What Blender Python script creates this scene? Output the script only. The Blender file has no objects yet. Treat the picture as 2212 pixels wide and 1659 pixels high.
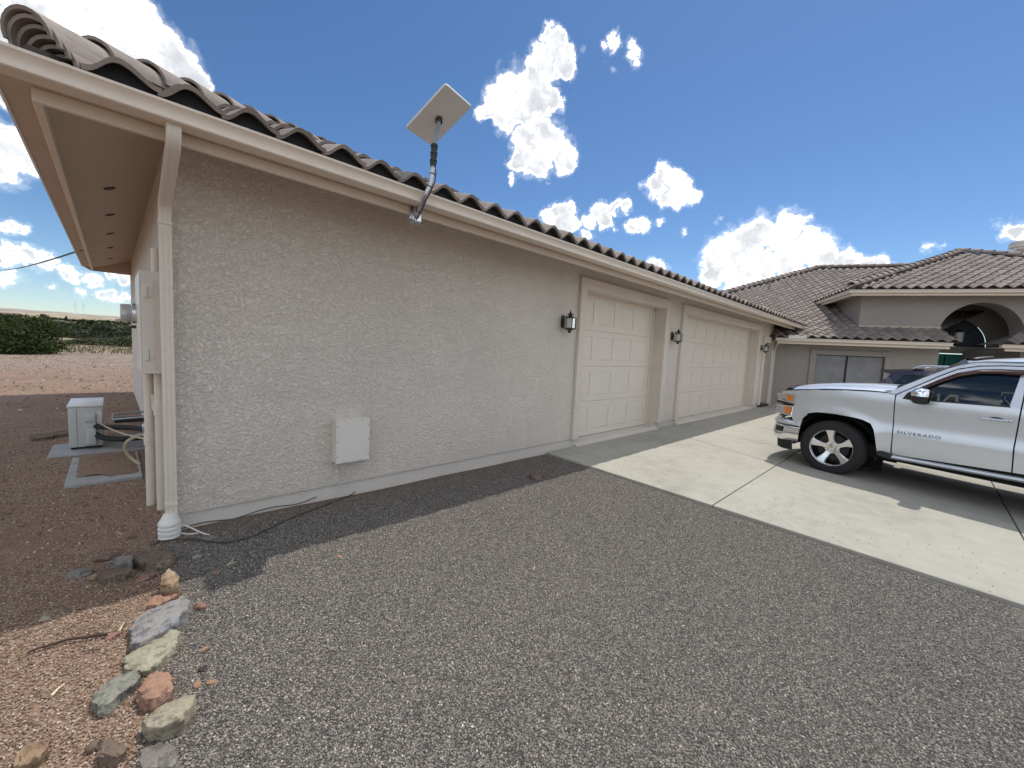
import bpy, bmesh, math, random
from math import sin, cos, pi, radians, sqrt, atan2
from mathutils import Vector, Matrix, noise
from mathutils.geometry import delaunay_2d_cdt

S = bpy.context.scene
COL = S.collection

# ------------------------------------------------------------------ camera
def camera():
    cd = bpy.data.cameras.new('camera'); co = bpy.data.objects.new('camera', cd); COL.objects.link(co)
    p, r, y = radians(-4.808), radians(2.821), radians(44.561)
    fwd = Vector((sin(y)*cos(p), cos(y)*cos(p), sin(p)))
    right = Vector((cos(y), -sin(y), 0)); up = right.cross(fwd)
    rr = right*cos(r) + up*sin(r); uu = -right*sin(r) + up*cos(r)
    m = Matrix((( rr.x, uu.x, -fwd.x, -0.316), (rr.y, uu.y, -fwd.y, -3.827), (rr.z, uu.z, -fwd.z, 1.357), (0, 0, 0, 1)))
    co.matrix_world = m
    cd.sensor_fit = 'HORIZONTAL'; cd.sensor_width = 36.0; cd.lens = 36.0*1603.2/4032
    cd.clip_start = 0.05; cd.clip_end = 20000
    S.camera = co
camera()
CAM = Vector((-0.316, -3.827, 1.357))

# ------------------------------------------------------------------ light
SUN = Vector((0.4374, 0.012, 1.0)).normalized()
SUN_STRENGTH = 2.15
SKY_STRENGTH = 0.13
S.view_settings.view_transform = 'Standard'
S.view_settings.look = 'None'
S.view_settings.exposure = 0.62
S.view_settings.gamma = 1.0
S.view_settings.use_curve_mapping = False
S.render.engine = 'CYCLES'
S.cycles.max_bounces = 8
S.cycles.diffuse_bounces = 4
S.cycles.glossy_bounces = 4

def N(nt, kind, **kw):
    n = nt.nodes.new(kind)
    ins = kw.pop('ins', {})
    for k, v in kw.items(): setattr(n, k, v)
    for k, v in ins.items():
        sock = n.inputs[k]
        if hasattr(v, 'is_output') or isinstance(v, bpy.types.NodeSocket): nt.links.new(v, sock)
        else: sock.default_value = v
    return n
def math_(nt, op, a, b=None, c=None, clamp=False):
    n = nt.nodes.new('ShaderNodeMath'); n.operation = op; n.use_clamp = clamp
    for i, v in enumerate((a, b, c)):
        if v is None: continue
        if isinstance(v, bpy.types.NodeSocket): nt.links.new(v, n.inputs[i])
        else: n.inputs[i].default_value = v
    return n.outputs[0]
def ramp(nt, fac, stops, interp='LINEAR'):
    n = nt.nodes.new('ShaderNodeValToRGB'); e = n.color_ramp.elements; n.color_ramp.interpolation = interp
    while len(e) < len(stops): e.new(0.5)
    for i, (p, c) in enumerate(stops):
        e[i].position = p; e[i].color = (c, c, c, 1) if not hasattr(c, '__len__') else (*c[:3], 1)
    nt.links.new(fac, n.inputs[0]); return n.outputs[0]
def smooth(nt, v, a, b, lo=0.0, hi=1.0):
    n = N(nt, 'ShaderNodeMapRange', interpolation_type='SMOOTHSTEP')
    nt.links.new(v, n.inputs[0]); n.inputs[1].default_value = a; n.inputs[2].default_value = b
    n.inputs[3].default_value = lo; n.inputs[4].default_value = hi
    return n.outputs[0]
def mixc(nt, fac, a, b, mode='MIX'):
    n = nt.nodes.new('ShaderNodeMix'); n.data_type = 'RGBA'; n.blend_type = mode
    for i, v in ((0, fac), (6, a), (7, b)):
        if isinstance(v, bpy.types.NodeSocket): nt.links.new(v, n.inputs[i])
        elif i == 0: n.inputs[0].default_value = v
        else: n.inputs[i].default_value = (*v[:3], 1)
    return n.outputs[2]

# cumulus clouds: each a heap of round puffs (direction azimuth, elevation in degrees, angular radius)
def ray(u, v):
    """compass direction of a sighted puff (readings of the sky taken at the camera)"""
    p, r, y = radians(-4.808), radians(2.821), radians(44.561)
    fwd = Vector((sin(y)*cos(p), cos(y)*cos(p), sin(p))); right = Vector((cos(y), -sin(y), 0)); up = right.cross(fwd)
    rr = right*cos(r) + up*sin(r); uu = -right*sin(r) + up*cos(r)
    d = fwd + rr*((u-1106)/879.5) - uu*((v-829.5)/879.5)
    return d.normalized(), d.length
def cA(L): return [(1014.9 + x*.3472, 27.4 + y*.3472, r*.3472) for x, y, r in L]
PUFFS = []
PUFFS += cA([(480,105,62),(535,180,88),(585,270,78),(480,290,112),(590,350,78),(400,400,108),(280,480,128),(150,565,112),(215,630,105),(420,530,118),(520,540,72),(90,620,66),(330,620,88)])
PUFFS += cA([(440,750,88),(350,775,72),(500,810,108),(370,860,110),(560,880,108),(635,880,70),(300,935,72),(430,950,98),(262,1030,34),(620,945,58)])
PUFFS += cA([(890,170,48),(840,220,34),(910,215,34),(990,200,44),(1000,260,46),(1022,310,22),(860,300,20),(900,355,18)])
PUFFS += cA([(1185,965,50),(1200,1020,70),(1150,1080,88),(1250,1060,86),(1310,1110,86),(1200,1150,80),(1290,1170,62),(1390,1150,52),(1440,1130,30)])
PUFFS += cA([(540,1230,68),(600,1250,76),(490,1260,58),(560,1320,78),(640,1330,68),(720,1390,46),(750,1295,54),(830,1240,72),(900,1210,58),(970,1200,44),(850,1300,50)])
PUFFS += cA([(1010,1320,54),(1060,1310,48),(1110,1320,44),(1190,1300,32),(1325,1360,20),(1560,1290,16),(893,1350,26),(697,215,12),(655,495,14),(490,1075,12)])
PUFFS += cA([(1150,1575,50),(1195,1600,46)])
PUFFS += [(1690,487,42),(1640,502,48),(1595,532,46),(1560,562,48),(1545,598,36),(1740,540,48),(1690,565,60),(1640,585,60),(1785,560,42),(1830,562,36),(1870,577,36),(1900,568,24),(1590,600,46),(1800,600,50),(1735,610,50),(1905,592,22)]
PUFFS += [(2005,532,13),(2028,530,10),(2195,494,34),(2165,490,16),(2240,500,46)]
PUFFS += [(60,20,85),(160,10,95),(250,30,95),(320,80,82),(370,132,70),(412,168,44),(280,110,90),(190,90,95),(90,80,80),(440,188,22),(-60,60,110)]
PUFFS += [(0,300,66),(35,335,62),(68,358,34),(-40,340,80),(10,205,34)]
PUFFS += [(18,490,24),(48,500,18),(60,553,30),(105,570,28),(20,548,34),(150,592,24),(200,604,22),(240,600,20),(20,600,24),(118,622,14),(172,632,14),(228,632,22),(272,600,26),(270,640,18)]

def world():
    w = bpy.data.worlds.new('World'); S.world = w; w.use_nodes = True
    nt = w.node_tree; nt.nodes.clear()
    out = N(nt, 'ShaderNodeOutputWorld'); bg = N(nt, 'ShaderNodeBackground'); nt.links.new(bg.outputs[0], out.inputs[0])
    sky = N(nt, 'ShaderNodeTexSky', sky_type='NISHITA', sun_disc=False)
    sky.sun_elevation = math.asin(SUN.z); sky.sun_rotation = atan2(SUN.x, SUN.y)
    sky.altitude = 1500; sky.air_density = 1.0; sky.dust_density = 0.6; sky.ozone_density = 2.5
    tc = N(nt, 'ShaderNodeTexCoord'); d = tc.outputs['Generated']
    n1 = N(nt, 'ShaderNodeTexNoise', ins={'Vector': d, 'Scale': 15.0, 'Detail': 9.0, 'Roughness': 0.64})
    n2 = N(nt, 'ShaderNodeTexNoise', ins={'Vector': d, 'Scale': 7.0, 'Detail': 4.0, 'Roughness': 0.5})
    n2b = N(nt, 'ShaderNodeTexNoise', ins={'Vector': d, 'Scale': 34.0, 'Detail': 5.0, 'Roughness': 0.6})
    # warp the direction a little so that the puffs are not round
    off = N(nt, 'ShaderNodeVectorMath', operation='SUBTRACT', ins={0: n2b.outputs['Color'], 1: (.5, .5, .5)})
    wv = N(nt, 'ShaderNodeVectorMath', operation='MULTIPLY_ADD', ins={0: off.outputs[0], 1: (.05, .05, .05), 2: d}).outputs[0]
    F = None
    for p in PUFFS:
        if len(p) == 3:
            c, L = ray(p[0], p[1]); rad = p[2]/879.5/(L**1.55)
        else: c, rad = p
        dist = N(nt, 'ShaderNodeVectorMath', operation='DISTANCE', ins={0: wv, 1: tuple(c)}).outputs['Value']
        f = math_(nt, 'MULTIPLY_ADD', dist, -1.0/max(rad, .02), rad/max(rad, .02))
        F = f if F is None else math_(nt, 'MAXIMUM', F, f)
    # unseen clouds beyond the view, made denser to add fill light
    fwd_ = Vector((sin(radians(44.6)), cos(radians(44.6)), -.05)).normalized()
    dt = N(nt, 'ShaderNodeVectorMath', operation='DOT_PRODUCT', ins={0: d, 1: tuple(fwd_)}).outputs['Value']
    nr = N(nt, 'ShaderNodeTexNoise', ins={'Vector': d, 'Scale': 2.6, 'Detail': 2.0, 'Roughness': 0.5})
    fr = math_(nt, 'MULTIPLY', math_(nt, 'MULTIPLY_ADD', nr.outputs['Fac'], 4.5, -2.08), smooth(nt, dt, .52, .34))
    F = math_(nt, 'MAXIMUM', F, math_(nt, 'MULTIPLY_ADD', smooth(nt, dt, .34, .52), -9.0, fr))
    # F: 1 at a puff's heart, 0 at its rim
    nz = math_(nt, 'SUBTRACT', n1.outputs['Fac'], 0.5)
    g = math_(nt, 'MULTIPLY_ADD', nz, 1.9, F)
    mask = smooth(nt, g, 0.0, 0.34)
    wisp = smooth(nt, g, -0.30, 0.25, 0.0, 0.16)
    m2 = math_(nt, 'MAXIMUM', mask, wisp)
    # lit billows and grey hollows: relief of the noise seen from the sun's side
    od = N(nt, 'ShaderNodeVectorMath', operation='ADD', ins={0: d, 1: tuple(SUN*0.022)}).outputs[0]
    n3 = N(nt, 'ShaderNodeTexNoise', ins={'Vector': od, 'Scale': 15.0, 'Detail': 9.0, 'Roughness': 0.64})
    rel = math_(nt, 'SUBTRACT', n1.outputs['Fac'], n3.outputs['Fac'])
    thick = smooth(nt, g, 0.12, 0.50)
    shade = math_(nt, 'MULTIPLY_ADD', rel, 3.6, 0.40, clamp=True)
    sh2 = math_(nt, 'POWER', math_(nt, 'MULTIPLY_ADD', smooth(nt, n2.outputs['Fac'], .40, .66), 0.5, math_(nt, 'MULTIPLY', shade, 0.5), clamp=True), 2.0)
    bright = math_(nt, 'SUBTRACT', 1.0, math_(nt, 'MULTIPLY', thick, math_(nt, 'SUBTRACT', 1.0, sh2)))
    K = 1.0/SKY_STRENGTH
    ccol = mixc(nt, bright, (.45*K, .47*K, .50*K), (1.50*K, 1.49*K, 1.46*K))
    sep = N(nt, 'ShaderNodeSeparateXYZ', ins={0: d})
    low = smooth(nt, sep.outputs[2], 0.0, 0.16)
    m3 = math_(nt, 'MULTIPLY', m2, math_(nt, 'MULTIPLY_ADD', low, 0.45, 0.55))
    hs = N(nt, 'ShaderNodeHueSaturation', ins={'Saturation': 1.16, 'Value': 0.65, 'Color': sky.outputs[0]})
    col = mixc(nt, m3, hs.outputs[0], ccol)
    nt.links.new(col, bg.inputs[0]); bg.inputs[1].default_value = SKY_STRENGTH
    try:
        w.cycles.sampling_method = 'MANUAL'; w.cycles.sample_map_resolution = 512
    except Exception: pass
world()

def sun():
    l = bpy.data.lights.new('sun', 'SUN'); o = bpy.data.objects.new('sun', l); COL.objects.link(o)
    l.energy = SUN_STRENGTH; l.angle = radians(0.53); l.color = (1.0, 0.945, 0.85)
    o.rotation_euler = SUN.to_track_quat('Z', 'Y').to_euler(); o.location = (20, 0, 40)
sun()

# ------------------------------------------------------------------ mesh helpers
class MB:
    def __init__(s): s.v = []; s.f = []
    def add(s, vs, fs):
        o = len(s.v); s.v += [tuple(p) for p in vs]; s.f += [tuple(i+o for i in f) for f in fs]; return s
    def box(s, x0, x1, y0, y1, z0, z1, bev=0.0, M=None):
        if bev <= 0:
            vs = [(x, y, z) for x in (x0, x1) for y in (y0, y1) for z in (z0, z1)]
            fs = [(0,1,3,2),(4,6,7,5),(0,4,5,1),(2,3,7,6),(0,2,6,4),(1,5,7,3)]
        else:
            bm = bmesh.new(); bmesh.ops.create_cube(bm, size=1.0)
            for q in bm.verts: q.co = Vector(((x0+x1)/2+q.co.x*(x1-x0), (y0+y1)/2+q.co.y*(y1-y0), (z0+z1)/2+q.co.z*(z1-z0)))
            bmesh.ops.bevel(bm, geom=bm.edges[:], offset=bev, segments=2, profile=0.5, affect='EDGES')
            bm.verts.index_update(); vs = [q.co.copy() for q in bm.verts]; fs = [[q.index for q in f.verts] for f in bm.faces]; bm.free()
        if M is not None: vs = [M @ Vector(p) for p in vs]
        return s.add(vs, fs)
    def tube(s, path, r, n=10, caps=True):
        path = [Vector(p) for p in path]; rs = r if hasattr(r, '__len__') else [r]*len(path)
        vs = []; fs = []; up = None
        for i, p in enumerate(path):
            t = (path[min(i+1, len(path)-1)] - path[max(i-1, 0)]).normalized()
            if up is None: up = Vector((0, 0, 1)) if abs(t.z) < .9 else Vector((1, 0, 0))
            a = t.cross(up).normalized(); b = a.cross(t).normalized(); up = b
            for k in range(n):
                q = 2*pi*k/n; vs.append(p + a*cos(q)*rs[i] + b*sin(q)*rs[i])
        for i in range(len(path)-1):
            for k in range(n):
                fs.append((i*n+k, i*n+(k+1) % n, (i+1)*n+(k+1) % n, (i+1)*n+k))
        if caps: fs += [tuple(range(n-1, -1, -1)), tuple((len(path)-1)*n+k for k in range(n))]
        return s.add(vs, fs)
    def lathe(s, prof, n=20, M=None, ang=2*pi, capped=False):
        """prof: (radius, height) pairs about local z"""
        vs = []; fs = []; full = abs(ang-2*pi) < 1e-6; m = n if full else n+1
        for r_, z in prof:
            for k in range(m): q = ang*k/n; vs.append(Vector((r_*cos(q), r_*sin(q), z)))
        for i in range(len(prof)-1):
            for k in range(n):
                a, b = i*m+k, i*m+(k+1) % m
                fs.append((a, b, b+m, a+m))
        if capped: fs += [tuple(range(m-1, -1, -1)), tuple((len(prof)-1)*m+k for k in range(m))]
        if M is not None: vs = [M @ p for p in vs]
        return s.add(vs, fs)
    def prism(s, poly, h0, h1, axis='z', M=None):
        n = len(poly); vs = []
        for h in (h0, h1):
            for a, b in poly:
                vs.append({'z': (a, b, h), 'y': (a, h, b), 'x': (h, a, b)}[axis])
        fs = [tuple(range(n)), tuple(range(2*n-1, n-1, -1))] + [(i, i+n, (i+1) % n+n, (i+1) % n) for i in range(n)]
        if M is not None: vs = [M @ Vector(p) for p in vs]
        return s.add(vs, fs)
    def grid(s, fn, nu, nv):
        vs = [fn(i/nu, j/nv) for i in range(nu+1) for j in range(nv+1)]; w = nv+1
        return s.add(vs, [(i*w+j, (i+1)*w+j, (i+1)*w+j+1, i*w+j+1) for i in range(nu) for j in range(nv)])
    def sweep(s, prof, path, closed=False):
        """prof: (outward, up); path: list of (point, outward unit vector scaled for the mitre)"""
        m = len(prof); vs = []; fs = []
        for p, o in path:
            for a, b in prof: vs.append(Vector(p) + Vector(o)*a + Vector((0, 0, b)))
        for i in range(len(path)-1):
            for k in range(m): fs.append((i*m+k, i*m+(k+1) % m, (i+1)*m+(k+1) % m, (i+1)*m+k))
        fs += [tuple(range(m-1, -1, -1)), tuple((len(path)-1)*m+k for k in range(m))]
        return s.add(vs, fs)
    def mesh(s, name, m, smooth=False, fix=True):
        me = bpy.data.meshes.new(name); me.from_pydata([tuple(p) for p in s.v], [], s.f)
        if fix:
            bm = bmesh.new(); bm.from_mesh(me); bmesh.ops.recalc_face_normals(bm, faces=bm.faces[:]); bm.to_mesh(me); bm.free()
        if m is not None: me.materials.append(m)
        if smooth:
            me.shade_smooth()
            if smooth != 'all':
                me.set_sharp_from_angle(angle=radians(38 if smooth is True else smooth))
        me.update(); return me
    def build(s, name, m, parent=None, smooth=False, fix=True):
        return link(name, s.mesh(name, m, smooth, fix), parent)
def link(name, me, parent=None, M=None):
    o = bpy.data.objects.new(name, me); COL.objects.link(o)
    if parent is not None: o.parent = parent
    if M is not None: o.matrix_local = M
    return o
def tag(o, label=None, cat=None, group=None, kind=None):
    if label: o['label'] = label
    if cat: o['category'] = cat
    if group: o['group'] = group
    if kind: o['kind'] = kind
    return o
def thing(name, label, cat, loc=(0, 0, 0), rz=0.0, group=None, M=None):
    o = bpy.data.objects.new(name, None); COL.objects.link(o); o.empty_display_size = .2
    if M is not None: o.matrix_world = M
    else: o.location = loc; o.rotation_euler = (0, 0, rz)
    return tag(o, label, cat, group)
def copy_tree(o, parent=None):
    c = o.copy(); COL.objects.link(c)
    if parent is not None: c.parent = parent
    for ch in o.children: copy_tree(ch, c)
    return c
def cells(mb, xs, zs, holes, M, depth, jamb=True, back=False):
    """a wall face (local x along, z up, y=0 front) with rectangular openings (x0,x1,z0,z1) and their reveals"""
    xs = sorted(set(xs + [h[i] for h in holes for i in (0, 1)])); zs = sorted(set(zs + [h[i] for h in holes for i in (2, 3)]))
    def inh(a, b): return any(h[0]-1e-6 < a < h[1]+1e-6 and h[2]-1e-6 < b < h[3]+1e-6 for h in holes)
    idx = {}; vs = []; fs = []
    def V(x, y, z):
        k = (round(x, 5), round(y, 5), round(z, 5))
        if k not in idx: idx[k] = len(vs); vs.append(M @ Vector((x, y, z)))
        return idx[k]
    for i in range(len(xs)-1):
        for j in range(len(zs)-1):
            if inh((xs[i]+xs[i+1])/2, (zs[j]+zs[j+1])/2): continue
            fs.append((V(xs[i], 0, zs[j]), V(xs[i+1], 0, zs[j]), V(xs[i+1], 0, zs[j+1]), V(xs[i], 0, zs[j+1])))
            if back: fs.append((V(xs[i], depth, zs[j+1]), V(xs[i+1], depth, zs[j+1]), V(xs[i+1], depth, zs[j]), V(xs[i], depth, zs[j])))
    if jamb:
        for a, b, c, d in holes:
            fs.append((V(a, 0, c), V(a, 0, d), V(a, depth, d), V(a, depth, c)))
            fs.append((V(b, 0, d), V(b, 0, c), V(b, depth, c), V(b, depth, d)))
            fs.append((V(a, 0, d), V(b, 0, d), V(b, depth, d), V(a, depth, d)))
            if c > zs[0] + 1e-6: fs.append((V(b, 0, c), V(a, 0, c), V(a, depth, c), V(b, depth, c)))
    return mb.add(vs, fs)

# ------------------------------------------------------------------ materials
def mat(name, base=(.5, .5, .5), rough=.6, metal=0.0, spec=None, coat=0.0):
    m = bpy.data.materials.new(name); m.use_nodes = True
    b = m.node_tree.nodes['Principled BSDF']
    b.inputs['Base Color'].default_value = (*base, 1); b.inputs['Roughness'].default_value = rough; b.inputs['Metallic'].default_value = metal
    if spec is not None: b.inputs['Specular IOR Level'].default_value = spec
    if coat: b.inputs['Coat Weight'].default_value = coat; b.inputs['Coat Roughness'].default_value = .03
    return m
def bsdf(m): return m.node_tree.nodes['Principled BSDF']
def coords(m, which='Object', scale=None):
    nt = m.node_tree
    if which == 'World': o = N(nt, 'ShaderNodeNewGeometry').outputs['Position']
    else: o = N(nt, 'ShaderNodeTexCoord').outputs[which]
    if scale:
        mp = N(nt, 'ShaderNodeMapping', ins={'Vector': o}); mp.inputs['Scale'].default_value = scale; o = mp.outputs[0]
    return o
def noi(m, vec, scale, detail=4.0, rough=.55, dist=0.0):
    return N(m.node_tree, 'ShaderNodeTexNoise', ins={'Vector': vec, 'Scale': scale, 'Detail': detail, 'Roughness': rough, 'Distortion': dist})
def bump(m, h, strength, distance, prev=None):
    b = N(m.node_tree, 'ShaderNodeBump', ins={'Height': h, 'Strength': strength, 'Distance': distance})
    if prev is not None: m.node_tree.links.new(prev, b.inputs['Normal'])
    return b.outputs[0]
def setb(m, color=None, normal=None, rough=None):
    nt = m.node_tree; b = bsdf(m)
    if color is not None: nt.links.new(color, b.inputs['Base Color'])
    if normal is not None: nt.links.new(normal, b.inputs['Normal'])
    if rough is not None: nt.links.new(rough, b.inputs['Roughness'])
    return m
def grainy(name, base, var=.12, scale=30, rough=.7, bs=.3, bd=.003, metal=0.0, big=2.0, spec=None):
    """painted or cast surface with a little unevenness of tone and relief"""
    m = mat(name, base, rough, metal, spec); nt = m.node_tree; v = coords(m)
    a = noi(m, v, big, 4); b = noi(m, v, scale, 5)
    f = math_(nt, 'ADD', math_(nt, 'MULTIPLY', a.outputs[0], .5), math_(nt, 'MULTIPLY', b.outputs[0], .5))
    lo = tuple(c*(1-var) for c in base); hi = tuple(min(1, c*(1+var)) for c in base)
    return setb(m, ramp(nt, f, [(.33, lo), (.67, hi)]), bump(m, b.outputs[0], bs, bd))

MAT = {}
def materials():
    # stucco: hand-floated lace texture, sand finish between the ridges
    def stucco(name, base, amp=1.0):
        m = mat(name, base, .78, spec=.35); nt = m.node_tree; v = coords(m)
        w = N(nt, 'ShaderNodeVectorMath', operation='MULTIPLY_ADD', ins={0: noi(m, v, 14, 2).outputs['Color'], 1: (.05, .05, .05), 2: v}).outputs[0]
        a = noi(m, w, 46, 5, .66, .35); r = ramp(nt, a.outputs[0], [(.34, 0), (.50, .6), (.66, 1)])
        b = noi(m, v, 170, 3, .6)
        big = noi(m, v, .9, 4); st = noi(m, v, 5, 5)
        f = math_(nt, 'ADD', math_(nt, 'MULTIPLY', big.outputs[0], .6), math_(nt, 'MULTIPLY', st.outputs[0], .4))
        c = ramp(nt, f, [(.35, tuple(x*.93 for x in base)), (.65, tuple(x*1.05 for x in base))])
        nrm = bump(m, b.outputs[0], .25*amp, .002, bump(m, r, 1.0*amp, .013))
        return setb(m, c, nrm)
    MAT['stucco'] = stucco('stucco', (.85, .775, .69))
    MAT['stucco_trim'] = stucco('stucco trim', (.77, .685, .60), .6)
    MAT['stem'] = stucco('stem wall stucco', (.66, .61, .55), .45)
    MAT['darkened_stucco'] = stucco('darkened house stucco', (.34, .31, .285), .5)  # darkened copy of the garage stucco; the dimmer shade is put into its colour
    MAT['paint'] = grainy('beige trim paint', (.72, .63, .53), .05, 60, .5, .12, .002)
    MAT['gutter'] = grainy('gutter enamel', (.70, .615, .52), .04, 8, .35, .03, .002, spec=.5)
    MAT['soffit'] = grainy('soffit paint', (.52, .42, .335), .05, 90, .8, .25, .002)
    MAT['door'] = grainy('garage door paint', (.77, .70, .61), .025, 60, .45, .04, .001)
    MAT['white_box'] = grainy('ivory enamel', (.70, .665, .61), .04, 20, .4, .04, .001)
    MAT['white'] = grainy('white enamel', (.74, .74, .72), .05, 15, .35, .03, .001)
    MAT['pvc'] = grainy('painted pvc', (.66, .60, .52), .06, 15, .45, .03, .001)
    MAT['white_pvc'] = grainy('white pvc', (.70, .68, .64), .05, 15, .4, .03, .001)
    MAT['black'] = mat('black plastic', (.018, .018, .02), .45)
    MAT['void'] = mat('dark interior', (.006, .006, .007), .9)
    MAT['rubber'] = grainy('tyre rubber', (.016, .016, .018), .2, 40, .8, .3, .003)
    MAT['felt'] = grainy('black eave closure', (.020, .021, .026), .3, 40, .85, .2, .003)
    MAT['steel'] = grainy('galvanised steel', (.52, .54, .56), .12, 25, .38, .05, .001, metal=.85)
    MAT['alu'] = grainy('bright aluminium', (.78, .80, .84), .05, 30, .28, .03, .001, metal=1.0)
    MAT['greypipe'] = grainy('grey steel mast', (.26, .275, .30), .1, 25, .45, .03, .001, metal=.3)
    MAT['dish'] = grainy('dish underside', (.62, .615, .60), .04, 200, .6, .05, .001)
    MAT['chrome'] = mat('chrome', (.80, .81, .83), .07, 1.0)
    MAT['bronze'] = grainy('aged bronze', (.075, .058, .036), .3, 50, .42, .2, .002, metal=.6)
    MAT['darkmetal'] = mat('dark metal', (.03, .03, .033), .5, .5)
    MAT['glass'] = mat('tinted glass', (.010, .016, .022), .03, spec=.8)
    m = mat('lantern glass', (.80, .83, .84), .10, spec=.6); bsdf(m).inputs['Transmission Weight'].default_value = .55; MAT['lens'] = m
    MAT['bulb'] = mat('white candle sleeve', (.8, .78, .7), .5)
    m = mat('solar screen', (.155, .155, .165), .75); nt = m.node_tree; v = coords(m, scale=(300, 300, 300))
    setb(m, ramp(nt, noi(m, coords(m), 3, 3).outputs[0], [(.35, (.21, .21, .222)), (.7, (.27, .268, .275))])); MAT['screen'] = m
    MAT['lightened_glass'] = mat('lightened glass', (.085, .10, .12), .05, spec=.8)  # light in the arched panes is put into this lighter base colour
    MAT['teal'] = grainy('teal door paint', (.015, .17, .15), .1, 12, .45, .03, .001)
    MAT['cable'] = mat('black cable', (.02, .02, .022), .5)
    MAT['cream_hose'] = mat('cream hose', (.46, .40, .27), .5)
    MAT['grey_slab'] = grainy('old concrete', (.34, .345, .345), .2, 40, .85, .4, .004, big=5)
    # roof tile
    m = mat('concrete roof tile', (.25, .215, .19), .85); nt = m.node_tree; v = coords(m)
    oi = N(nt, 'ShaderNodeObjectInfo'); ri = N(nt, 'ShaderNodeNewGeometry')
    rnd = math_(nt, 'FRACT', math_(nt, 'ADD', oi.outputs['Random'], ri.outputs['Random Per Island']))
    c = ramp(nt, rnd, [(0, (.175, .145, .128)), (.5, (.235, .197, .175)), (1, (.30, .258, .232))])
    fine = noi(m, v, 160, 3, .7); blot = noi(m, v, 9, 4)
    c = mixc(nt, math_(nt, 'MULTIPLY', smooth(nt, blot.outputs[0], .45, .75), .5), c, (.13, .115, .105))
    c = mixc(nt, smooth(nt, fine.outputs[0], .35, .7, 0, .35), c, (.34, .30, .275))
    setb(m, c, bump(m, fine.outputs[0], .5, .003)); MAT['tile'] = m
    MAT['mortar'] = grainy('dark ridge mortar', (.10, .085, .075), .3, 40, .9, .6, .01)
    # broom-finished concrete
    m = mat('broomed concrete', (.42, .40, .36), .85); nt = m.node_tree; v = coords(m, 'World')
    a = noi(m, v, .7, 5, .6); b = noi(m, v, 5, 6, .65); f = noi(m, v, 220, 2, .6)
    br = noi(m, coords(m, 'World', (3, 170, 3)), 1.0, 3, .6)
    k = math_(nt, 'ADD', math_(nt, 'MULTIPLY', a.outputs[0], .55), math_(nt, 'MULTIPLY', b.outputs[0], .45))
    c = ramp(nt, k, [(.34, (.29, .28, .242)), (.5, (.375, .363, .313)), (.66, (.43, .416, .365))])
    c = mixc(nt, smooth(nt, f.outputs[0], .3, .7, 0, .22), c, (.28, .27, .25))
    vo = N(nt, 'ShaderNodeTexVoronoi', ins={'Vector': v, 'Scale': 3.2, 'Randomness': 1.0})
    spot = math_(nt, 'MULTIPLY', smooth(nt, vo.outputs['Distance'], .045, .025), .8)
    c = mixc(nt, spot, c, (.10, .085, .07))
    # tyre scuff and damp-looking patch near the gravel edge
    sm = noi(m, coords(m, 'World', (1.2, 9, 1)), 1.0, 4, .6)
    sx = N(nt, 'ShaderNodeVectorMath', operation='DISTANCE', ins={0: N(nt, 'ShaderNodeVectorMath', operation='MULTIPLY', ins={0: v, 1: (.42, 1.6, 0)}).outputs[0], 1: (5.0*.42, -2.83*1.6, 0)}).outputs['Value']
    c = mixc(nt, math_(nt, 'MULTIPLY', smooth(nt, sx, .22, .08), smooth(nt, sm.outputs[0], .42, .6, 0, .55)), c, (.20, .20, .19))
    setb(m, c, bump(m, br.outputs[0], .25, .002, bump(m, f.outputs[0], .25, .002))); MAT['concrete'] = m
    # gravel bed below the loose stones
    def stones(name, stops, scale, dark, dirt=None):
        m = mat(name, (.1, .1, .1), .8, spec=.3); nt = m.node_tree; v = coords(m, 'World')
        vo = N(nt, 'ShaderNodeTexVoronoi', feature='F1', ins={'Vector': v, 'Scale': scale, 'Randomness': 1.0})
        s = N(nt, 'ShaderNodeSeparateColor', ins={0: vo.outputs['Color']})
        c = ramp(nt, s.outputs[0], stops)
        d = smooth(nt, vo.outputs['Distance'], .35, .75)
        c = mixc(nt, math_(nt, 'MULTIPLY', d, .75), c, dark)
        pat = noi(m, v, 1.1, 5, .6); p2 = noi(m, v, 9, 4, .6)
        c = mixc(nt, smooth(nt, pat.outputs[0], .35, .7, 0, .35), c, mixc(nt, .5, c, (.20, .17, .14)))
        if dirt:
            sep = N(nt, 'ShaderNodeSeparateXYZ', ins={0: v})
            e = math_(nt, 'MULTIPLY_ADD', math_(nt, 'SUBTRACT', p2.outputs[0], .5), .55, sep.outputs[1])
            k = smooth(nt, e, -.38, -.05, 0, .85)
            c = mixc(nt, k, c, mixc(nt, p2.outputs[0], (.13, .09, .06), (.22, .165, .12)))
        h = math_(nt, 'SUBTRACT', 1.0, vo.outputs['Distance'])
        return setb(m, c, bump(m, h, .9, .008))
    MAT['gravel'] = stones('dark crushed gravel', [(0, (.07, .064, .060)), (.35, (.145, .133, .122)), (.62, (.215, .197, .178)), (.82, (.29, .262, .228)), (.95, (.36, .325, .28)), (1, (.50, .46, .41))], 115, (.022, .020, .020), True)
    m = mat('loose gravel stone', (.1, .1, .1), .75, spec=.35); nt = m.node_tree
    oi = N(nt, 'ShaderNodeObjectInfo')
    setb(m, ramp(nt, oi.outputs['Random'], [(0, (.07, .064, .060)), (.35, (.145, .133, .122)), (.62, (.215, .197, .178)), (.82, (.29, .262, .228)), (.955, (.36, .325, .285)), (1, (.62, .58, .52))])); MAT['gravel_stone'] = m
    m = mat('loose soil stone', (.3, .2, .15), .85, spec=.25); nt = m.node_tree
    oi = N(nt, 'ShaderNodeObjectInfo')
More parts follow.
